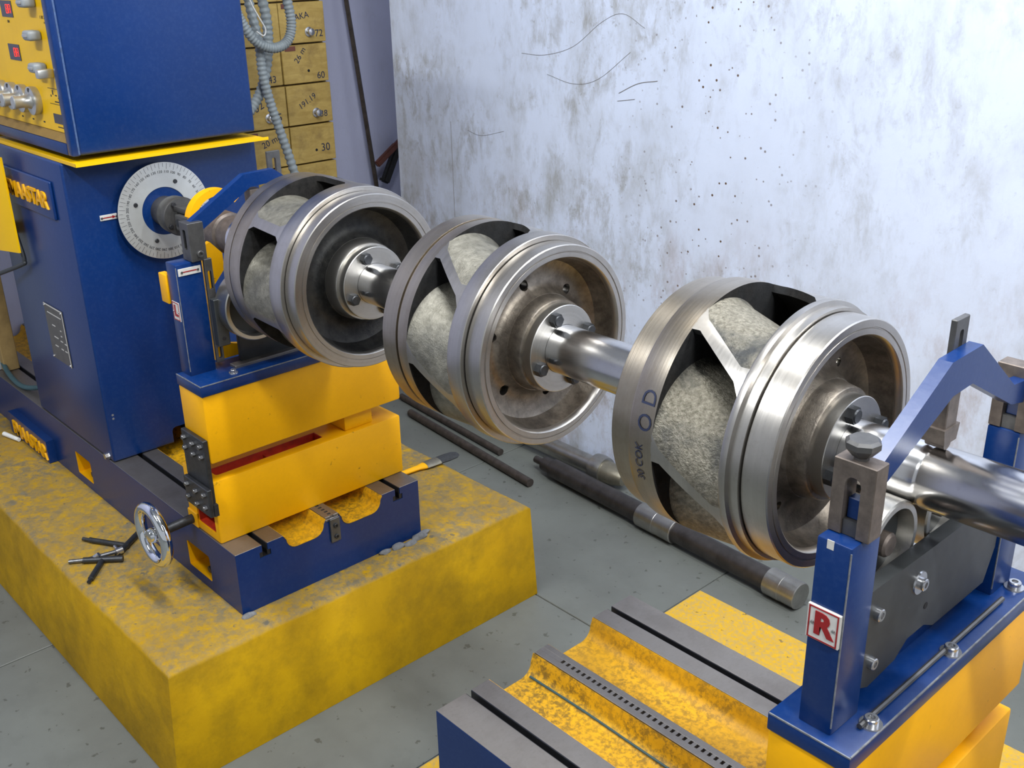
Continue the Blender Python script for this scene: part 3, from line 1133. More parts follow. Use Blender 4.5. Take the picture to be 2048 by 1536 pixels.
def support(name, label, xf_, post_x, px0, low_x, up_x, left):
    """xf_ = front edge of base plate; px0 = rear edge"""
    t = thing(name, label, 'bearing support', (px0, 1.10, BZ), 'bearing supports carrying the rotor')
    y0, y1 = .8585, 1.352
    # lower block: hollow casting
    bm = new()
    box(bm, low_x[0], low_x[1], y0, y1, BZ, .568, .004, 2)
    lb = obj('lower_block', bm, 'yellow_paint', t)
    c = new()
    xm = low_x[1]
    box(c, xm - .098, xm - .016, y0 - .05, y0 + .10, .437, .487, .006, 2)
    cut(lb, c)
    c = new()
    box(c, xm - .062, xm - .026, y0 + .022, 1.15, .542, .60, .006, 2)
    cut(lb, c)
    bm = new()
    box(bm, xm - .0975, xm - .0165, y0 + .094, y0 + .0995, .4375, .4865)
    box(bm, xm - .0975, xm - .0165, y0 + .003, y0 + .094, .4375, .4395)
    box(bm, xm - .0975, xm - .0955, y0 + .003, y0 + .094, .4395, .4865)
    obj('window_lining', bm, 'red_primer', lb)
    bm = new()
    box(bm, xm - .0615, xm - .0265, y0 + .0225, 1.1495, .5425, .5445)
    box(bm, xm - .0615, xm - .0595, y0 + .0225, 1.1495, .5445, .5685)
    box(bm, xm - .0615, xm - .0265, 1.1475, 1.1495, .5445, .5685)
    box(bm, xm - .0595, xm - .0265, 1.012, 1.024, .5445, .560)
    obj('slot_lining', bm, 'red_primer', lb)
    # spacer between the blocks
    for (a, b) in ((1.205, 1.283),):
        bm = new()
        box(bm, up_x[0] + .006, up_x[1] - .022, a, b, .5682, .6118, .003, 2)
        obj('spacer', bm, 'yellow_paint', t)
    bm = new()
    box(bm, up_x[0], up_x[1], y0 + .001, y1, .612, .7655, .005, 2)
    obj('upper_block', bm, 'yellow_paint', t)
    # spring plate bolted across the two blocks
    for (ya, yb, sgn) in ((y0 - .010, y0 + .001, -1),):
        bm = new()
        box(bm, up_x[0] + .004, up_x[1] - .004, ya, yb, .522, .668, .0015, 1)
        spl = obj('spring_plate', bm, 'dark_steel', t)
        bm = new()
        box(bm, up_x[0] + .004, up_x[1] + .006, ya - .010, ya, .495, .560, .0015, 1)
        box(bm, up_x[0] + .004, up_x[1] + .006, ya, y0, .495, .522)
        cl = obj('clamp_plate', bm, 'dark_steel', t)
        w_ = up_x[1] - up_x[0]
        for r, zz in enumerate((.652, .628)):
            for q in range(3):
                bm = new()
                hexbolt(bm, (up_x[0] + .018 + q * (w_ - .036) / 2, ya, zz - .004 * (q % 2)), (0, -1, 0), .0065, .006)
                obj('bolt', bm, 'bolt_steel', spl)
        for r, zz in enumerate((.545, .515)):
            for q in range(3):
                bm = new()
                hexbolt(bm, (up_x[0] + .020 + q * (w_ - .030) / 2, ya - .010, zz - .004 * (q % 2)), (0, -1, 0), .0065, .006)
                obj('bolt', bm, 'bolt_steel', cl)
    # base plate
    bm = new()
    box(bm, px0, xf_, .857, 1.352, .766, PZ, .002, 2)
    bpl = obj('base_plate', bm, 'blue_paint', t)
    # posts
    for (a, b) in ((.872, .930), (1.262, 1.320)):
        bm = new()
        box(bm, post_x[0], post_x[1], a, b, PZ - .001, 1.028, .0025, 2)
        ps = obj('post', bm, 'blue_paint', t)
        bm = new()
        for (ex, ey) in ((post_x[1], a),):
            box(bm, ex - .0012, ex + .0002, ey - .0002, ey + .0012, PZ + .01, 1.022)
        obj('edge_wear', bm, 'paint_chip', ps)
    # slotted brackets on the post tops
    for k, (a, b) in enumerate(((.906, .940), (1.262, 1.296)) if left else ((.890, .9145), (1.262, 1.287))):
        bm = new()
        bx0, bx1 = (post_x[0] + .014, post_x[1] + .007) if left else (post_x[0], post_x[1] + .007)
        box(bm, bx0, bx1, a, b, 1.0285, 1.107 if left else 1.114, .001, 1)
        br = obj('slotted_bracket', bm, 'bracket_steel' if not left else 'gunmetal', t)
        c = new()
        xm2 = (bx0 + bx1) / 2
        if not left:
            prism(c, [(xm2 - .009, 1.02), (xm2 + .009, 1.02), (xm2 + .009, 1.088)] + [(xm2 + .009 * math.cos(q * PI / 8), 1.088 + .009 * math.sin(q * PI / 8)) for q in range(1, 8)] + [(xm2 - .009, 1.088)], 'y', a - .02, b + .02)
        else:
            box(c, xm2 - .006, xm2 + .006, a - .02, a + .03, 1.052, 1.092, .002, 1)
        cut(br, c)
        if not left:
            bm = new()
            box(bm, xm2 - .0084, xm2 + .0084, a + .003, b - .002, 1.0285, 1.046)
            obj('slide_foot', bm, 'gunmetal', br)
            bm = new()
            box(bm, xm2 - .0078, xm2 + .0078, a + .008, b - .004, 1.046, 1.070, .001, 1)
            obj('slide', bm, ['blue_paint'], br)
    # arch over the shaft
    ax0, ax1 = post_x[0] + .0215, post_x[0] + .038
    bm = new()
    arch(bm, ax0, ax1, .016 if left else 0.0)
    obj('arch', bm, 'blue_paint', t, 20)
    bm = new()
    sy = 1.116 if left else 1.081
    box(bm, ax0 - .007, ax0, sy, sy + .031, 1.120, 1.217, .001, 1)
    sb = obj('slotted_bar', bm, 'gunmetal', t)
    c = new()
    box(c, ax0 - .02, ax0 + .005, sy + .011, sy + .020, 1.165, 1.203, .003, 2)
    cut(sb, c)
    # hold-down finger with its little roller
    bm = new()
    lz = .010 if left else 0.0
    box(bm, ax0 - .012, ax1 - .003, 1.060, 1.086, 1.085 + lz, 1.138 + lz, .001, 1)
    prism(bm, [(1.055, 1.098 + lz), (1.091, 1.098 + lz), (1.087, 1.079 + lz), (1.059, 1.079 + lz)], 'x', ax0 - .014, ax1 - .001)
    cyl(bm, (ax0 - .010, 1.073, 1.0775 + lz), (ax1 - .004, 1.073, 1.0775 + lz), .0085, None, 14)
    obj('hold_down_finger', bm, 'bracket_steel', t)
    return t, bpl


# ---------------- left support
supL, bplL = support('bearing_support', 'bearing support with yellow blocks and handwheel beside headstock', -1.884, (-1.997, -1.953), -1.993, (-2.036, -1.895), (-1.995, -1.888), True)
# clamp hole on the near bracket
bm = new()
capbolt(bm, (-1.946, .925, 1.043), (1, 0, 0), .007, .005)
obj('bolt', bm, 'gunmetal', supL)
# L plate and level mark
bm = new()
box(bm, -1.989, -1.959, .8705, .8722, .908, .948, .0004, 1)
lp = obj('letter_plate', bm, 'sign_white', supL)
bm = new()
for (a, b, c, d) in ((-1.9875, -1.9605, .9455, .947), (-1.9875, -1.9605, .909, .9105), (-1.9875, -1.986, .9105, .9455), (-1.962, -1.9605, .9105, .9455)):
    box(bm, a, b, .8699, .8706, c, d)
obj('border', bm, 'sign_red', lp)
txt_y('letter', 'L', .032, -1.974, .870, .928, 'sign_red', lp, .0004, .0012)
for a in (-1.984, -1.964):
    bm = new()
    cyl(bm, (a, .8706, .928), (a, .8688, .928), .0022, .0018, 8)
    obj('rivet', bm, 'bright_bolt', lp)
bm = new()
box(bm, -1.9531, -1.9512, .876, .925, 1.004, 1.019, .0004, 1)
lm = obj('level_plate', bm, 'sign_white', supL)
bm = new()
box(bm, -1.9513, -1.9507, .886, .915, 1.0105, 1.0127)
obj('line', bm, 'sign_red', lm)
for yy in (.883, .918):
    bm = new()
    cyl(bm, (-1.9513, yy, 1.0116), (-1.9493, yy, 1.0116), .003, .0025, 10)
    obj('rivet', bm, 'bright_bolt', lm)
# yellow tab on the outside of the post
bm = new()
box(bm, -2.030, -1.998, .868, .884, .938, 1.000, .002, 2)
obj('yellow_tab', bm, 'yellow_paint', supL)
# adjusting bar beside the post
bm = new()
box(bm, -1.953, -1.945, .931, .948, .806, 1.030, .001, 1)
ab = obj('adjusting_bar', bm, 'gunmetal', supL)
cc = new()
box(cc, -1.97, -1.93, .9355, .9435, .965, 1.005, .002, 1)
box(cc, -1.97, -1.93, .9355, .9435, .815, .840, .002, 1)
cut(ab, cc)
bm = new()
box(bm, -1.945, -1.926, .931, .957, .846, .948, .0015, 1)
bl = obj('bar_block', bm, 'plate_grey', supL)
for zz in (.930, .862):
    bm = new()
    capbolt(bm, (-1.926, .944, zz), (1, 0, 0), .004, .001)
    obj('bolt', bm, 'black_oxide', bl)
# yellow carrier plate behind the rollers
bm = new()
ypoly = [(.955, PZ), (1.095, PZ), (1.095, .826)]
for k in range(9):
    a = math.radians(-55 - 70 * k / 8)
    ypoly.append((1.030 + .105 * math.cos(a) * .95, .918 + .105 * math.sin(a)))
ypoly += [(.962, .88), (.968, .95), (1.000, .985), (1.000, 1.02), (.975, 1.048), (.955, 1.040)]
prism(bm, ypoly, 'x', -2.012, -1.999)
cp = obj('carrier_plate', bm, 'yellow_paint', supL)
bm = new()
capbolt(bm, (-1.999, 1.083, .812), (1, 0, 0), .004, .002)
obj('bolt', bm, 'dark_steel', cp)


def roller(parent, x0, x1, cy, cz, r, mats=('flange_steel', 'void_shade')):
    bm = new()
    d = (x1 - x0)
    lathe(bm, [(x0, r * .25), (x0, r - .002), (x0 + .002, r), (x1 - .002, r), (x1, r - .002), (x1, r - .009), (x1 - d * .45, r - .012), (x1 - d * .5, r * .25)], cy, cz, 72)
    ro = obj('roller', bm, mats[0], parent)
    bm = new()
    lathe(bm, [(x1 - d * .5 + .0005, r * .25), (x1 - d * .45 + .0005, r - .0125), (x1 - d * .45 + .001, r - .0125), (x1 - d * .5 + .0015, r * .25)], cy, cz, 48)
    obj('roller_web', bm, 'plate_grey', ro)
    bm = new()
    lathe(bm, [(x0 - .004, .0), (x0 - .004, r * .27), (x1 - .006, r * .27), (x1 - .003, r * .22), (x1 - .003, .0)], cy, cz, 32, closed=False)
    obj('roller_hub', bm, 'bracket_steel', ro)
    return ro


roller(supL, -1.940, -1.893, 1.011, .925, .0735)
roller(supL, -1.940, -1.893, 1.136, .939, .0600)
# plate that holds the rollers, behind them
bm = new()
box(bm, -1.956, -1.944, .985, 1.22, PZ - .001, .955, .002, 2)
obj('roller_carrier', bm, 'plate_grey', supL)
for yy in (.945, 1.205, 1.30):
    bm = new()
    capbolt(bm, (-1.908, yy, PZ), (0, 0, 1), .0065, .006, .010)
    obj('bolt', bm, 'bright_bolt', bplL)
bm = new()
box(bm, -1.950, -1.925, .96, 1.34, PZ - .001, PZ + .006, .001, 1)
obj('locating_strip', bm, 'rail_steel', supL)
# handwheel
hw = (-2.015, .762, .432)
bm = new()
n1, n2 = 56, 12
rows = []
for i in range(n1):
    a = 2 * PI * i / n1
    row = []
    for k in range(n2):
        b = 2 * PI * k / n2
        rr = .063 + .0128 * math.cos(b)
        row.append(bm.verts.new((hw[0] + rr * math.cos(a), hw[1] + .0128 * math.sin(b), hw[2] + rr * math.sin(a))))
    rows.append(row)
for i in range(n1):
    for k in range(n2):
        bm.faces.new((rows[i][k], rows[i][(k + 1) % n2], rows[(i + 1) % n1][(k + 1) % n2], rows[(i + 1) % n1][k]))
wheel = obj('handwheel', bm, 'chrome', supL)
bm = new()
lathe(bm, [(hw[1] - .012, .0), (hw[1] - .012, .014), (hw[1] - .004, .018), (hw[1] + .022, .016), (hw[1] + .022, .0)], hw[0], hw[2], 28, closed=False, axis='y')
obj('wheel_hub', bm, 'chrome', wheel)
for k in range(3):
    a = math.radians(80 + 120 * k)
    bm = new()
    tube(bm, [(hw[0] + .010 * math.cos(a), hw[1] + .010, hw[2] + .010 * math.sin(a)), (hw[0] + .04 * math.cos(a), hw[1] + .008, hw[2] + .04 * math.sin(a)), (hw[0] + .060 * math.cos(a), hw[1], hw[2] + .060 * math.sin(a))], .0065, 12)
    obj('spoke', bm, 'chrome', wheel)
bm = new()
cyl(bm, (hw[0], hw[1] + .02, hw[2]), (hw[0], .8585, hw[2] + .004), .0105, None, 20)
obj('wheel_shaft', bm, 'dark_steel', wheel)
bm = new()
box(bm, hw[0] - .02, hw[0] + .022, .8545, .862, .4185, .456, .002, 1)
obj('wheel_boss', bm, 'yellow_paint', wheel)

# ---------------- right support
supR, bplR = support('bearing_support', 'bearing support whose blue post carries a red letter R plate', -.419, (-.494, -.453), -.524, (-.580, -.428), (-.524, -.424), False)
bm = new()
box(bm, -.494, -.4545, .8685, .8722, .905, .947, .0004, 1)
rp = obj('letter_plate', bm, 'sign_white', supR)
bm = new()
for (a, b, c, d) in ((-.492, -.4565, .9445, .946), (-.492, -.4565, .906, .9075), (-.492, -.4905, .9075, .9445), (-.458, -.4565, .9075, .9445)):
    box(bm, a, b, .8679, .8686, c, d)
obj('border', bm, 'sign_red', rp)
txt_y('letter', 'R', .037, -.4742, .868, .926, 'sign_red', rp, .0005, .0016)
for a in (-.487, -.4615):
    bm = new()
    cyl(bm, (a, .8686, .926), (a, .8668, .926), .0022, .0018, 8)
    obj('rivet', bm, 'bright_bolt', rp)
# thumb knob on the near bracket
bm = new()
ky, kx = .903, -.471
lathe(bm, [(1.114, .0), (1.114, .008), (1.117, .008), (1.119, .011), (1.128, .0185), (1.134, .0185), (1.137, .015), (1.137, .0)], kx, ky, 8, closed=False, axis='z', a0=.2, a1=.2 + 2 * PI)
obj('thumb_knob', bm, 'gunmetal', supR, 20)
# dark carrier plate with bolts
bm = new()
poly = [(.9315, .820), (.9315, .947), (1.255, .944), (1.255, .868), (1.235, .822), (1.10, .822), (1.075, .835), (1.035, .835), (1.01, .818), (.95, .812)]
prism(bm, poly, 'x', -.474, -.456)
cpl = obj('carrier_plate', bm, 'plate_grey', supR)
for (yy, zz, rr, ww) in ((.951, .911, .0078, .0), (1.046, .908, .0078, .015), (.950, .846, .0074, .0)):
    bm = new()
    capbolt(bm, (-.456, yy, zz), (1, 0, 0), rr, .0065, ww)
    obj('bolt', bm, 'bright_bolt', cpl)
bm = new()
cyl(bm, (-.4562, 1.072, .864), (-.4554, 1.072, .864), .0045, None, 12)
obj('hole', bm, 'void_black', cpl)
bm = new()
box(bm, -.492, -.474, .9315, 1.255, PZ - .001, .880, .002, 2)
obj('carrier_foot', bm, 'blue_paint', supR)
roller(supR, -.520, -.4755, 1.009, .963, .0555)
roller(supR, -.520, -.4755, 1.141, .963, .0555)
bm = new()
tube(bm, [(-.437, .905, PZ + .004), (-.437, 1.26, PZ + .004)], .0035, 8)
obj('guide_rod', bm, 'gunmetal', supR)
for yy in (.922, 1.109, 1.303):
    bm = new()
    capbolt(bm, (-.4325 if yy != 1.303 else -.44, yy, PZ), (0, 0, 1), .0085, .008, .0135)
    obj('bolt', bm, 'bright_bolt', bplR)
bm = new()
box(bm, -.4815, -.4735, .8717, .8725, 1.018, 1.0285)
obj('witness_mark', bm, 'sign_white', supR)
bm = new()
box(bm, -.4205, -.4186, .859, 1.350, .7885, .7903)
box(bm, -.522, -.4186, .8565, .8582, .7885, .7903)
obj('edge_wear', bm, 'paint_chip', bplR)
bm = new()
box(bm, -1.8855, -1.8836, .859, 1.350, .7885, .7903)
box(bm, -1.991, -1.8836, .8565, .8582, .7885, .7903)
obj('edge_wear', bm, 'paint_chip', bplL)

# ================================================================== ROTOR
rot = thing('impeller_rotor', 'steel shaft carrying three cast pump impellers across both bearing supports', 'rotor', (-1.1, AY, AZ - .172))
bm = new()
SR = .0382
lathe(bm, [(-2.030, .0), (-2.030, .050), (-1.985, .050), (-1.980, .0475), (-1.85, .0475), (-1.84, SR), (-.575, SR), (-.482, SR), (-.479, SR - .001), (-.474, SR - .001), (-.471, SR + .0006), (.62, SR + .0006), (.625, SR - .004), (.625, .0)], AY, AZ, 96, closed=False)
obj('shaft', bm, 'shaft_steel', rot)


def impeller(xr, xg, xo0, xo1, x2, x3, tipA, slant, Rr, Rf, Rw, bowl_mat, face_mat, phase, holes, step, hubr, web):
    """xr rear ring edge, xg groove, xo0..xo1 vane opening, x2 front groove, x3 front face"""
    bm = new()
    hx = x3 - web
    prof = [(xo1, .06), (xo1, Rf), (xo1 + .0015, Rf + .0006), (x2 - step, Rf), (x2 - step + .001, Rf - .001 if step < .001 else Rf - .006), (x2, Rf - .001 if step < .001 else Rf - .006),
            (x2, Rw - .006), (x2 + .002, Rw - .006), (x2 + .002, Rw), (x3 - .0015, Rw), (x3, Rw - .0015), (x3, .1495), (x3 - .0015, .1490), (x3 - .0015, .1478), (x3, .1472),
            (x3, .140), (x3 - .002, .1380)]
    body = obj_l = None
    lathe(bm, prof + [(x3 - .010, .1365), (hx + .022, .134), (hx + .008, .128), (hx, .112), (hx, .06)], AY, AZ, 112)
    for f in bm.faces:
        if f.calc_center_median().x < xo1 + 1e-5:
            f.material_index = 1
    imp = obj('impeller', bm, ['turned_steel', 'void_shade'], rot)
    # bowl inside the front rim
    bm = new()
    lathe(bm, [(x3 - .0105, .1362), (hx + .022, .1337), (hx + .008, .1277), (hx + .0004, .112), (hx + .0004, .098), (hx + .002, .090), (hx + .009, .083), (hx + .020, .078), (hx + .020, .040), (hx - .002, .040), (hx - .002, .112), (hx + .0065, .1285), (hx + .021, .1350), (x3 - .0105, .1375)], AY, AZ, 112)
    bowl = obj('bowl', bm, bowl_mat, imp)
    if holes:
        c = new()
        for k in range(6):
            a = math.radians(holes[0] + 60 * k)
            cy, cz = AY + holes[1] * math.cos(a), AZ + holes[1] * math.sin(a)
            cyl(c, (hx - .004, cy, cz), (hx + .03, cy, cz), holes[2], None, 16)
        cut(bowl, c)
        c = new()
        for k in range(6):
            a = math.radians(holes[0] + 60 * k)
            cy, cz = AY + holes[1] * math.cos(a), AZ + holes[1] * math.sin(a)
            cyl(c, (xo1 - .01, cy, cz), (hx + .03, cy, cz), holes[2], None, 16)
        cut(imp, c)
    # clamp flange with bolts
    bm = new()
    lathe(bm, [(hx + .0195, .039), (hx + .0195, .0775), (hx + .026, .0755), (x3 - .008, .0735), (x3 - .006, .072), (x3 - .006, .039)], AY, AZ, 96)
    obj('hub_boss', bm, 'flange_steel' if not holes else 'bowl_steel', imp)
    bm = new()
    lathe(bm, [(x3 - .0062, .0386), (x3 - .0062, hubr), (x3 + .0112, hubr), (x3 + .012, hubr - .001), (x3 + .012, .0386)], AY, AZ, 96)
    cf = obj('clamp_flange', bm, 'flange_steel', imp)
    for k in range(4):
        a = math.radians(phase + 90 * k)
        bm = new()
        hexbolt(bm, (x3 + .0118, AY + .0545 * math.cos(a), AZ + .0545 * math.sin(a)), (1, 0, 0), .0114, .0105)
        obj('bolt', bm, 'dark_steel', imp)
    # rear shroud with its ring
    bm = new()
    lathe(bm, [(xr, .044), (xr, Rr - .0015), (xr + .0015, Rr), (xg - .0015, Rr), (xg - .001, Rr - .005), (xg + .001, Rr - .005), (xg + .0015, Rf - .0015), (xg + .005, Rf - .0005), (xo0 - .006, Rf), (xo0, Rf), (xo0, .044)], AY, AZ, 112)
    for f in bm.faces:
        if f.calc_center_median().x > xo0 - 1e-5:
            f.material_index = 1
    obj('rear_shroud', bm, ['ring_steel', 'void_shade'], imp)
    bm = new()
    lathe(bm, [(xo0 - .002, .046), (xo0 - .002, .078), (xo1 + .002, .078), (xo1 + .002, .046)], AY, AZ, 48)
    obj('hub_core', bm, 'void_shade', imp)
    # curved vanes: the outer face sinks inwards as the angle falls away from the tip
    nx, ns = 8, 26
    for k in range(6):
        bm = new()
        top, bot = [], []
        span = 88.0
        land = math.radians(6.5)
        for i in range(nx + 1):
            u = i / nx
            x = xo0 - .001 + (xo1 - xo0 + .002) * u
            th0 = math.radians(tipA + 60 * k) + math.radians(slant) * (u - .5)
            flare = 1 + .9 * (max(0, .10 - u) / .10) ** 2 + .9 * (max(0, u - .90) / .10) ** 2
            ld = land * flare
            ra, rb = [], []
            for j in range(ns + 1):
                if j < 3:
                    th = th0 + ld * .5 - ld * j / 2
                    r = Rf + .0002
                    ri = Rf - .010 - .001 * j
                else:
                    s = (j - 2) / (ns - 2)
                    dg = span * s
                    th = th0 - ld * .5 - math.radians(dg)
                    r = Rf + .0002 - .088 * (dg / 62) ** 1.65
                    r = max(r, .0765)
                    ri = max(r - .012 - .004 * s, .070)
                ra.append(bm.verts.new((x, AY + r * math.cos(th), AZ + r * math.sin(th))))
                rb.append(bm.verts.new((x, AY + ri * math.cos(th), AZ + ri * math.sin(th))))
            top.append(ra)
            bot.append(rb)
        for i in range(nx):
            for j in range(ns):
                f = bm.faces.new((top[i][j], top[i][j + 1], top[i + 1][j + 1], top[i + 1][j]))
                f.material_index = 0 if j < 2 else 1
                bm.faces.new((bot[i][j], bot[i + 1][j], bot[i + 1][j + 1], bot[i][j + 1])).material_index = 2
            bm.faces.new((top[i][0], top[i + 1][0], bot[i + 1][0], bot[i][0])).material_index = 2
            bm.faces.new((top[i][ns], bot[i][ns], bot[i + 1][ns], top[i + 1][ns])).material_index = 2
        for row_t, row_b in ((top[0], bot[0]), (top[nx], bot[nx])):
            for j in range(ns):
                bm.faces.new((row_t[j], row_b[j], row_b[j + 1], row_t[j + 1])).material_index = 1
        obj('vane', bm, ['turned_steel', face_mat, 'void_shade'], imp)
    return imp


imp1 = impeller(-1.813, -1.788, -1.746, -1.640, -1.603, -1.570, 141, 2, .1710, .1730, .1640, 'bowl_scale', 'cast_steel', 20, None, .0, .0688, .055)
imp2 = impeller(-1.305, -1.268, -1.241, -1.143, -1.114, -1.080, 133, 22, .1680, .1680, .1590, 'bowl_steel', 'cast_steel', 20, (44, .096, .0085), .0, .0688, .050)
imp3 = impeller(-.820, -.787, -.747, -.646, -.623, -.586, 131, 22, .1630, .1700, .1595, 'bowl_steel', 'cast_rough', 18, (56, .098, .006), .014, .0668, .050)


def on_ring(name, s, size, xc, R, ang, parent, mat, roll=PI / 2):
    """writing wrapped on a cylinder about the rotor axis; reading direction runs round the ring"""
    bm = text_bm(s, size, 0.0)
    for v in bm.verts:
        u, q = v.co.x, v.co.y
        th = math.radians(ang) - u / R
        v.co = Vector((xc + q, AY + R * math.cos(th), AZ + R * math.sin(th)))
    return obj(name, bm, mat, parent)


on_ring('writing', 'O D', .030, -.762, .1706, 165, imp3, 'blue_ink')
on_ring('writing', '30 COK', .016, -.768, .1706, 189, imp3, 'blue_ink')

# ================================================================== DRAWER CABINET
dc = thing('drawer_cabinet', 'wooden drawer cabinet with handwritten drawer fronts behind the console', 'cabinet', (-3.56, 1.92, 0))
bm = new()
box(bm, -3.74, -3.425, 1.660, 2.212, 0.0, 1.90, .002, 1)
obj('carcass', bm, 'tan_wood', dc)
rowz = [.735, .878, 1.017, 1.161, 1.298, 1.440, 1.580]
writing = {(1, 1): [('30', .04, .05, -.02, 0)], (2, 1): [('191.19', .03, -.01, .01, .5), ('38', .032, .055, -.04, 0)], (3, 1): [('26 m', .03, -.02, .03, .9), ('60', .034, .06, -.045, 0)],
           (4, 1): [('TAKA', .03, -.01, .02, .15), ('72', .034, .065, -.04, 0)], (2, 0): [('32', .04, -.02, .01, .4), ('5', .04, .06, -.035, 0)], (3, 0): [('53', .032, .04, .03, 1.2), ('43', .034, .05, -.045, 0)],
           (1, 0): [('20 mm', .032, .02, .03, .35)], (4, 0): [('160', .03, .02, -.05, 0)]}
knobs = {(2, 1), (4, 1), (2, 0), (3, 0)}
dr = random.Random(5)
for r in range(6):
    for c, (a, b) in enumerate(((1.833, 2.016), (2.020, 2.205))):
        off = dr.uniform(0, .012)
        bm = new()
        box(bm, -3.424, -3.400 + off, a, b, rowz[r] + .003, rowz[r + 1] - .003, .0015, 1)
        d = obj('drawer', bm, 'drawer_wood', dc)
        cy, cz = (a + b) / 2, (rowz[r] + rowz[r + 1]) / 2
        if (r, c) in knobs:
            bm = new()
            kz, kyy = cz - .032, cy + (.022 if c else .016)
            lathe(bm, [(-3.400 + off, .016), (-3.396 + off, .0165), (-3.394 + off, .010), (-3.385 + off, .009), (-3.381 + off, .0135), (-3.377 + off, .012), (-3.375 + off, .006), (-3.374 + off, .0)], kyy, kz, 24, closed=False)
            obj('knob', bm, 'bright_bolt', d)
        elif r < 5:
            bm = new()
            cyl(bm, (-3.4002 + off, cy + .01, cz - .025), (-3.3990 + off, cy + .01, cz - .025), .005, None, 10)
            obj('screw_hole', bm, 'void_black', d)
        for s, sz, dy, dz, roll in writing.get((r, c), ()):
            txt_x('writing', s, sz, -3.3996 + off, cy + dy, cz + dz, 'blue_ink', d, .0003, 0, roll)
        if (r, c) in ((3, 1), (4, 1), (1, 0)):
            bm = new()
            box(bm, -3.401 + off, -3.3985 + off, a + .012, a + .055, rowz[r + 1] - .022, rowz[r + 1] - .006)
            obj('label_patch', bm, 'rubber_red', d)

# ================================================================== CONDUITS AND CABLES


def conduit(name, label, pts, r, mat='hose_grey', ribbed=True):
    bm = new()
    path = smooth_path(pts, 26)
    if ribbed:
        tube(bm, path, r, 14, 0, lambda i: r * (1.0 if i % 4 < 2 else .84))
    else:
        tube(bm, path, r, 12)
    return tag(obj(name, bm, mat, None, 80), label, 'conduit' if ribbed else 'cable')


X = -2.95
conduit('flexible_conduit', 'grey corrugated conduit curling in a loop beside the console', [(X, 1.60, 1.72), (X, 1.603, 1.58), (X, 1.612, 1.47), (X, 1.632, 1.41), (X, 1.672, 1.355), (X, 1.725, 1.332), (X, 1.776, 1.346), (X, 1.798, 1.395), (X, 1.79, 1.47), (X, 1.765, 1.58), (X, 1.76, 1.72)], .0155)
X = -2.985
conduit('flexible_conduit', 'grey corrugated conduit hanging straight down past the drawer fronts', [(X, 1.672, 1.72), (X, 1.675, 1.56), (X, 1.682, 1.46), (X, 1.700, 1.35), (X, 1.702, 1.26), (X, 1.718, 1.17), (X, 1.742, 1.08), (X, 1.772, .97), (X, 1.80, .84), (X, 1.82, .70), (X, 1.83, .017)], .0150)
X = -3.03
conduit('flexible_conduit', 'dark grey conduit hanging behind the other conduits against the drawers', [(X, 1.715, 1.72), (X, 1.735, 1.55), (X, 1.760, 1.42), (X, 1.755, 1.32), (X, 1.725, 1.22), (X, 1.675, 1.15), (X, 1.61, 1.11), (X, 1.52, 1.10)], .0165, 'hose_grey')
X = -2.92
conduit('cable', 'thin white cable dangling in a narrow loop among the conduits', [(X, 1.640, 1.72), (X, 1.648, 1.50), (X, 1.652, 1.465), (X, 1.672, 1.425), (X, 1.690, 1.39), (X, 1.682, 1.372), (X, 1.660, 1.385)], .0022, 'cable_white', False)
X = -2.94
conduit('cable', 'straight white cable running up behind the console edge', [(X, 1.590, 1.72), (X, 1.607, 1.45), (X, 1.612, 1.38), (X, 1.616, 1.30), (X, 1.60, 1.18)], .0035, 'cable_white', False)

# ================================================================== THINGS BY THE WALLS
# leaning angle bar
bm = new()
tube(bm, [(-3.70, 2.50, 1.55), (-3.67, 2.575, .70), (-3.655, 2.63, .0)], .011, 4)
tag(obj('leaning_bar', bm, 'rust_bar'), 'dark slim steel bar leaning against the pale wall', 'bar')
# welding electrode holder
HO = Vector((0, -.022, .022))
eh = thing('electrode_holder', 'black welding electrode holder with red-brown lever hung by the corner', 'electrode holder', (-3.70, 2.68, .67))


def slab_bar(bm, p0, p1, w, th, mi=0):
    p0, p1 = Vector(p0) + HO, Vector(p1) + HO
    d = (p1 - p0).normalized()
    u = Vector((1, 0, 0))
    v = d.cross(u).normalized()
    q = []
    for p in (p0, p1):
        q.append([bm.verts.new(p + u * a * th / 2 + v * b * w / 2) for a, b in ((-1, -1), (1, -1), (1, 1), (-1, 1))])
    A, B = q
    fs = [bm.faces.new(A[::-1]), bm.faces.new(B)]
    for i in range(4):
        j = (i + 1) % 4
        fs.append(bm.faces.new((A[i], A[j], B[j], B[i])))
    bmesh.ops.bevel(bm, geom=list({e for f in fs for e in f.edges}), offset=min(w, th) * .2, segments=2, affect='EDGES')


bm = new()
slab_bar(bm, (-3.70, 2.663, .655), (-3.70, 2.744, .800), .036, .03)
slab_bar(bm, (-3.70, 2.744, .79), (-3.70, 2.765, .845), .016, .014)
slab_bar(bm, (-3.70, 2.640, .676), (-3.70, 2.668, .664), .012, .010)
obj('handle', bm, 'holder_black', eh)
bm = new()
slab_bar(bm, (-3.672, 2.608, .742), (-3.672, 2.715, .812), .026, .022)
slab_bar(bm, (-3.672, 2.705, .806), (-3.69, 2.755, .826), .022, .020)
obj('lever', bm, 'rubber_red', eh)
bm = new()
tube(bm, smooth_path([(-3.72, 2.745, .82), (-3.72, 2.80, .78), (-3.72, 2.82, .70), (-3.72, 2.80, .62), (-3.72, 2.78, .45), (-3.72, 2.80, .012)], 8), .006, 8)
obj('lead', bm, 'cable_black', eh)
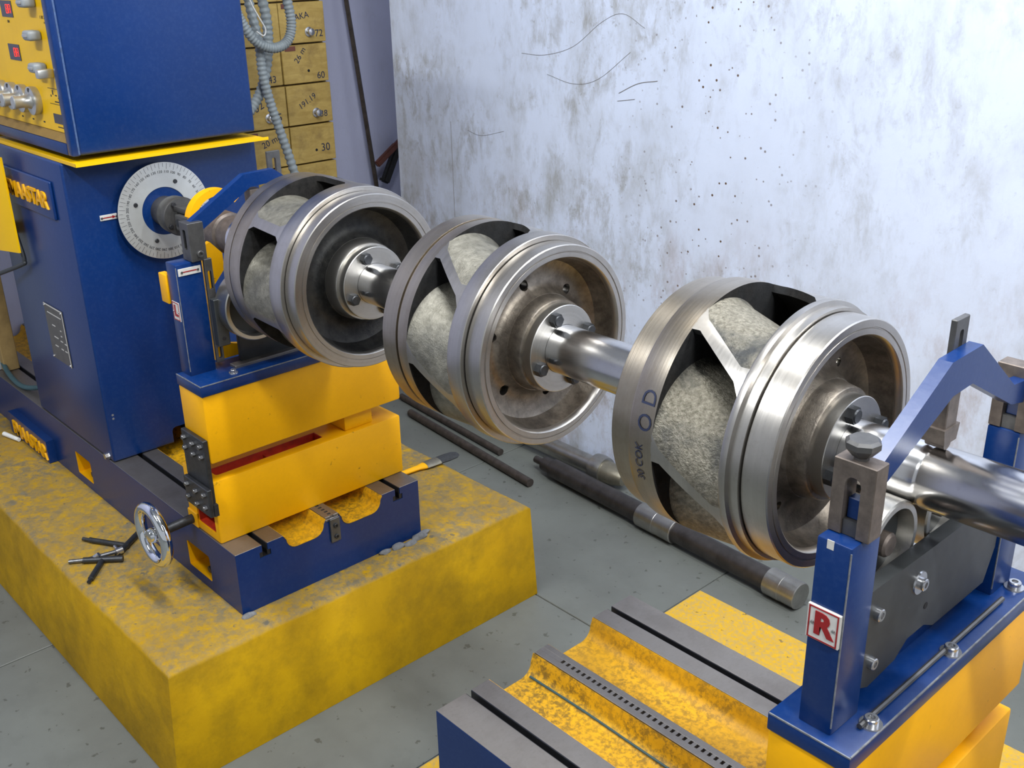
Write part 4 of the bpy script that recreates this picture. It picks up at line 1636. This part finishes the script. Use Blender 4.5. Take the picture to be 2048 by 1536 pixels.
# grey panel and tan batten left of the cabinet
bm = new()
box(bm, -3.36, -3.33, .60, .905, BZ + .001, 1.30, .002, 1)
lp_ = obj('standing_panel', bm, 'panel_grey')
tag(lp_, 'pale grey panel standing on the bed behind the headstock cabinet', 'panel')
bm = new()
box(bm, -3.33, -3.30, .880, .925, BZ + .001, 1.30, .002, 1)
tag(obj('wooden_batten', bm, 'tan_wood'), 'tan wooden batten standing against the pale grey panel', 'batten')
conduit('cable', 'dark grey cable bent upwards beside the yellow guard', [(-3.13, .80, .755), (-3.00, .815, .80), (-2.80, .838, .868), (-2.775, .842, .885), (-2.79, .842, .93), (-2.815, .842, .98)], .0055, 'cable_black', False)
conduit('cable', 'teal cable drooping over the bed rail behind the cabinet', [(-3.40, .90, .45), (-3.25, .875, .43), (-3.12, .872, .425), (-3.02, .90, .445), (-2.95, .93, .47)], .0075, 'cable_teal', False)

# ================================================================== THINGS ON THE FLOOR
# stepped steel shaft
fs = thing('stepped_shaft', 'long dark stepped steel shaft with bright collars lying on the floor', 'shaft', (-1.75, 2.12, 0))
d = Vector((1.0, -.062, 0)).normalized()
o0 = Vector((-2.262, 2.150, .038))


def along(bm, segs, n=40):
    u, v = frame_for(d)
    rings = []
    for s, r in segs:
        c = o0 + d * s
        rings.append([bm.verts.new(c + (u * math.cos(2 * PI * k / n) + v * math.sin(2 * PI * k / n)) * r) for k in range(n)])
    for A, B in zip(rings, rings[1:]):
        for k in range(n):
            j = (k + 1) % n
            bm.faces.new((A[k], A[j], B[j], B[k]))
    bm.faces.new(rings[0][::-1])
    bm.faces.new(rings[-1])


bm = new()
along(bm, [(0, .012), (.045, .012), (.045, .024), (.08, .024), (.083, .027), (.09, .027), (.09, .031), (.98, .031)])
obj('bar', bm, 'floor_shaft_dark', fs)
for (a, b, rr) in ((.485, .625, .0379), (.955, 1.055, .0379)):
    bm = new()
    along(bm, [(a, rr - .002), (a + .002, rr), ((a + b) / 2, rr), ((a + b) / 2 + .001, rr - .0008), (b - .002, rr - .0008), (b, rr - .003)])
    obj('collar', bm, 'floor_shaft_bright', fs)
# slim rusty bars
bm = new()
cyl(bm, (-2.90, 2.118, .0145), (-2.185, 2.050, .0145), .014, None, 18)
tag(obj('round_bar', bm, 'rust_bar'), 'slim rusty round bar lying alone near the plinth', 'bar')
bm = new()
cyl(bm, (-3.05, 2.19, .0125), (-2.42, 2.135, .0125), .012, None, 18)
tag(obj('round_bar', bm, 'rust_bar'), 'slim rusty round bar half hidden behind the lone one', 'bar')
# flanged pipe by the wall
fp = thing('flanged_pipe', 'grey flanged pipe lying along the foot of the wall', 'pipe', (-2.3, 2.245, 0))
bm = new()
cyl(bm, (-2.75, 2.247, .046), (-2.02, 2.235, .046), .030, None, 32)
obj('pipe', bm, 'floor_shaft_bright', fp)
bm = new()
lathe(bm, [(-2.075, .029), (-2.075, .0445), (-2.06, .046), (-2.045, .046), (-2.03, .043), (-2.03, .029)], 2.236, .0465, 40)
obj('flange', bm, 'floor_shaft_bright', fp)
bm = new()
lathe(bm, [(-2.03, .0), (-2.03, .036), (-1.99, .034), (-1.96, .026), (-1.95, .022), (-1.95, .0)], 2.235, .0465, 32, closed=False)
obj('end_fitting', bm, 'ferrule', fp)
# paint brush on the plinth
pb = thing('paint_brush', 'paint brush with yellow handle and dark bristles on the plinth', 'brush', (-2.11, 1.60, .267))
bm = new()
poly = []
P0, P1 = Vector((-2.145, 1.505, 0)), Vector((-2.108, 1.572, 0))
bd = Vector((.06, .998, 0)).normalized()
bn = Vector((bd.y, -bd.x, 0))
B0 = Vector((-2.118, 1.40, .275))


def brush_piece(bm, secs):
    rows = []
    for s, w_, h_ in secs:
        c = B0 + bd * s
        rows.append([bm.verts.new(c + bn * w_ * math.cos(k * PI / 6) + Vector((0, 0, h_ * math.sin(k * PI / 6)))) for k in range(12)])
    for A, B in zip(rows, rows[1:]):
        for k in range(12):
            j = (k + 1) % 12
            bm.faces.new((A[k], A[j], B[j], B[k]))
    bm.faces.new(rows[0][::-1])
    bm.faces.new(rows[-1])


brush_piece(bm, [(0, .006, .006), (.06, .007, .0065), (.12, .009, .007), (.155, .010, .0075), (.172, .016, .0075), (.178, .017, .0075)])
obj('handle', bm, 'yellow_paint', pb)
bm = new()
brush_piece(bm, [(.177, .0185, .0080), (.222, .0195, .0080)])
obj('ferrule', bm, 'ferrule', pb)
bm = new()
brush_piece(bm, [(.221, .0185, .0075), (.25, .020, .0078), (.278, .019, .006), (.288, .012, .004)])
obj('bristles', bm, 'bristle', pb)

# chuck keys and a tommy bar left on the plinth
ZT = .267


def key(label, pa, pb_, pc, pd, mat, gz=0.0):
    t = thing('chuck_key', label, 'chuck key', (pa[0], pa[1], ZT), 'tools lying on the plinth')
    bm = new()
    a, b = Vector((*pa, ZT + .0072)), Vector((*pb_, ZT + .0072))
    dd = (b - a)
    tube(bm, [a, a + dd * .14, a + dd * .15, b], .0068, 12, 0, lambda i: .0045 if i < 2 else .0068)
    obj('stem', bm, mat, t)
    bm = new()
    tube(bm, [Vector((*pc, ZT + .0082)), Vector((*pd, ZT + .0082))], .0075, 12)
    obj('cross_bar', bm, mat, t)
    return t


key('dark chuck key whose cross bar points under the handwheel', (-2.392, .730), (-2.278, .797), (-2.258, .760), (-2.318, .838), 'dark_steel')
key('dark chuck key with its stem pointing to the plinth edge', (-2.190, .662), (-2.258, .722), (-2.290, .690), (-2.231, .762), 'dark_steel')
tb = thing('tommy_wrench', 'bright jointed tommy wrench lying between the two chuck keys', 'wrench', (-2.3, .70, ZT), 'tools lying on the plinth')
bm = new()
tube(bm, [(-2.312, .664, ZT + .006), (-2.292, .695, ZT + .006), (-2.270, .745, ZT + .012), (-2.262, .766, ZT + .014)], .0052, 12)
obj('rod', bm, 'bolt_steel', tb)
bm = new()
cyl(bm, (-2.262, .758, ZT + .014), (-2.262, .775, ZT + .014), .0088, None, 14)
cyl(bm, (-2.290, .768, ZT + .014), (-2.262, .766, ZT + .014), .004, None, 10)
obj('head', bm, 'bright_bolt', tb)
bm = new()
cyl(bm, (-2.278, .714, ZT + .012), (-2.272, .722, ZT + .020), .0065, .005, 12)
obj('pivot', bm, 'bright_bolt', tb)
bm = new()
cyl(bm, (-3.175, .806, ZT + .0075), (-3.098, .823, ZT + .0075), .007, .006, 12)
tag(obj('chalk_stick', bm, 'chalk'), 'white chalk stick lying beside the lettered bed side', 'chalk')
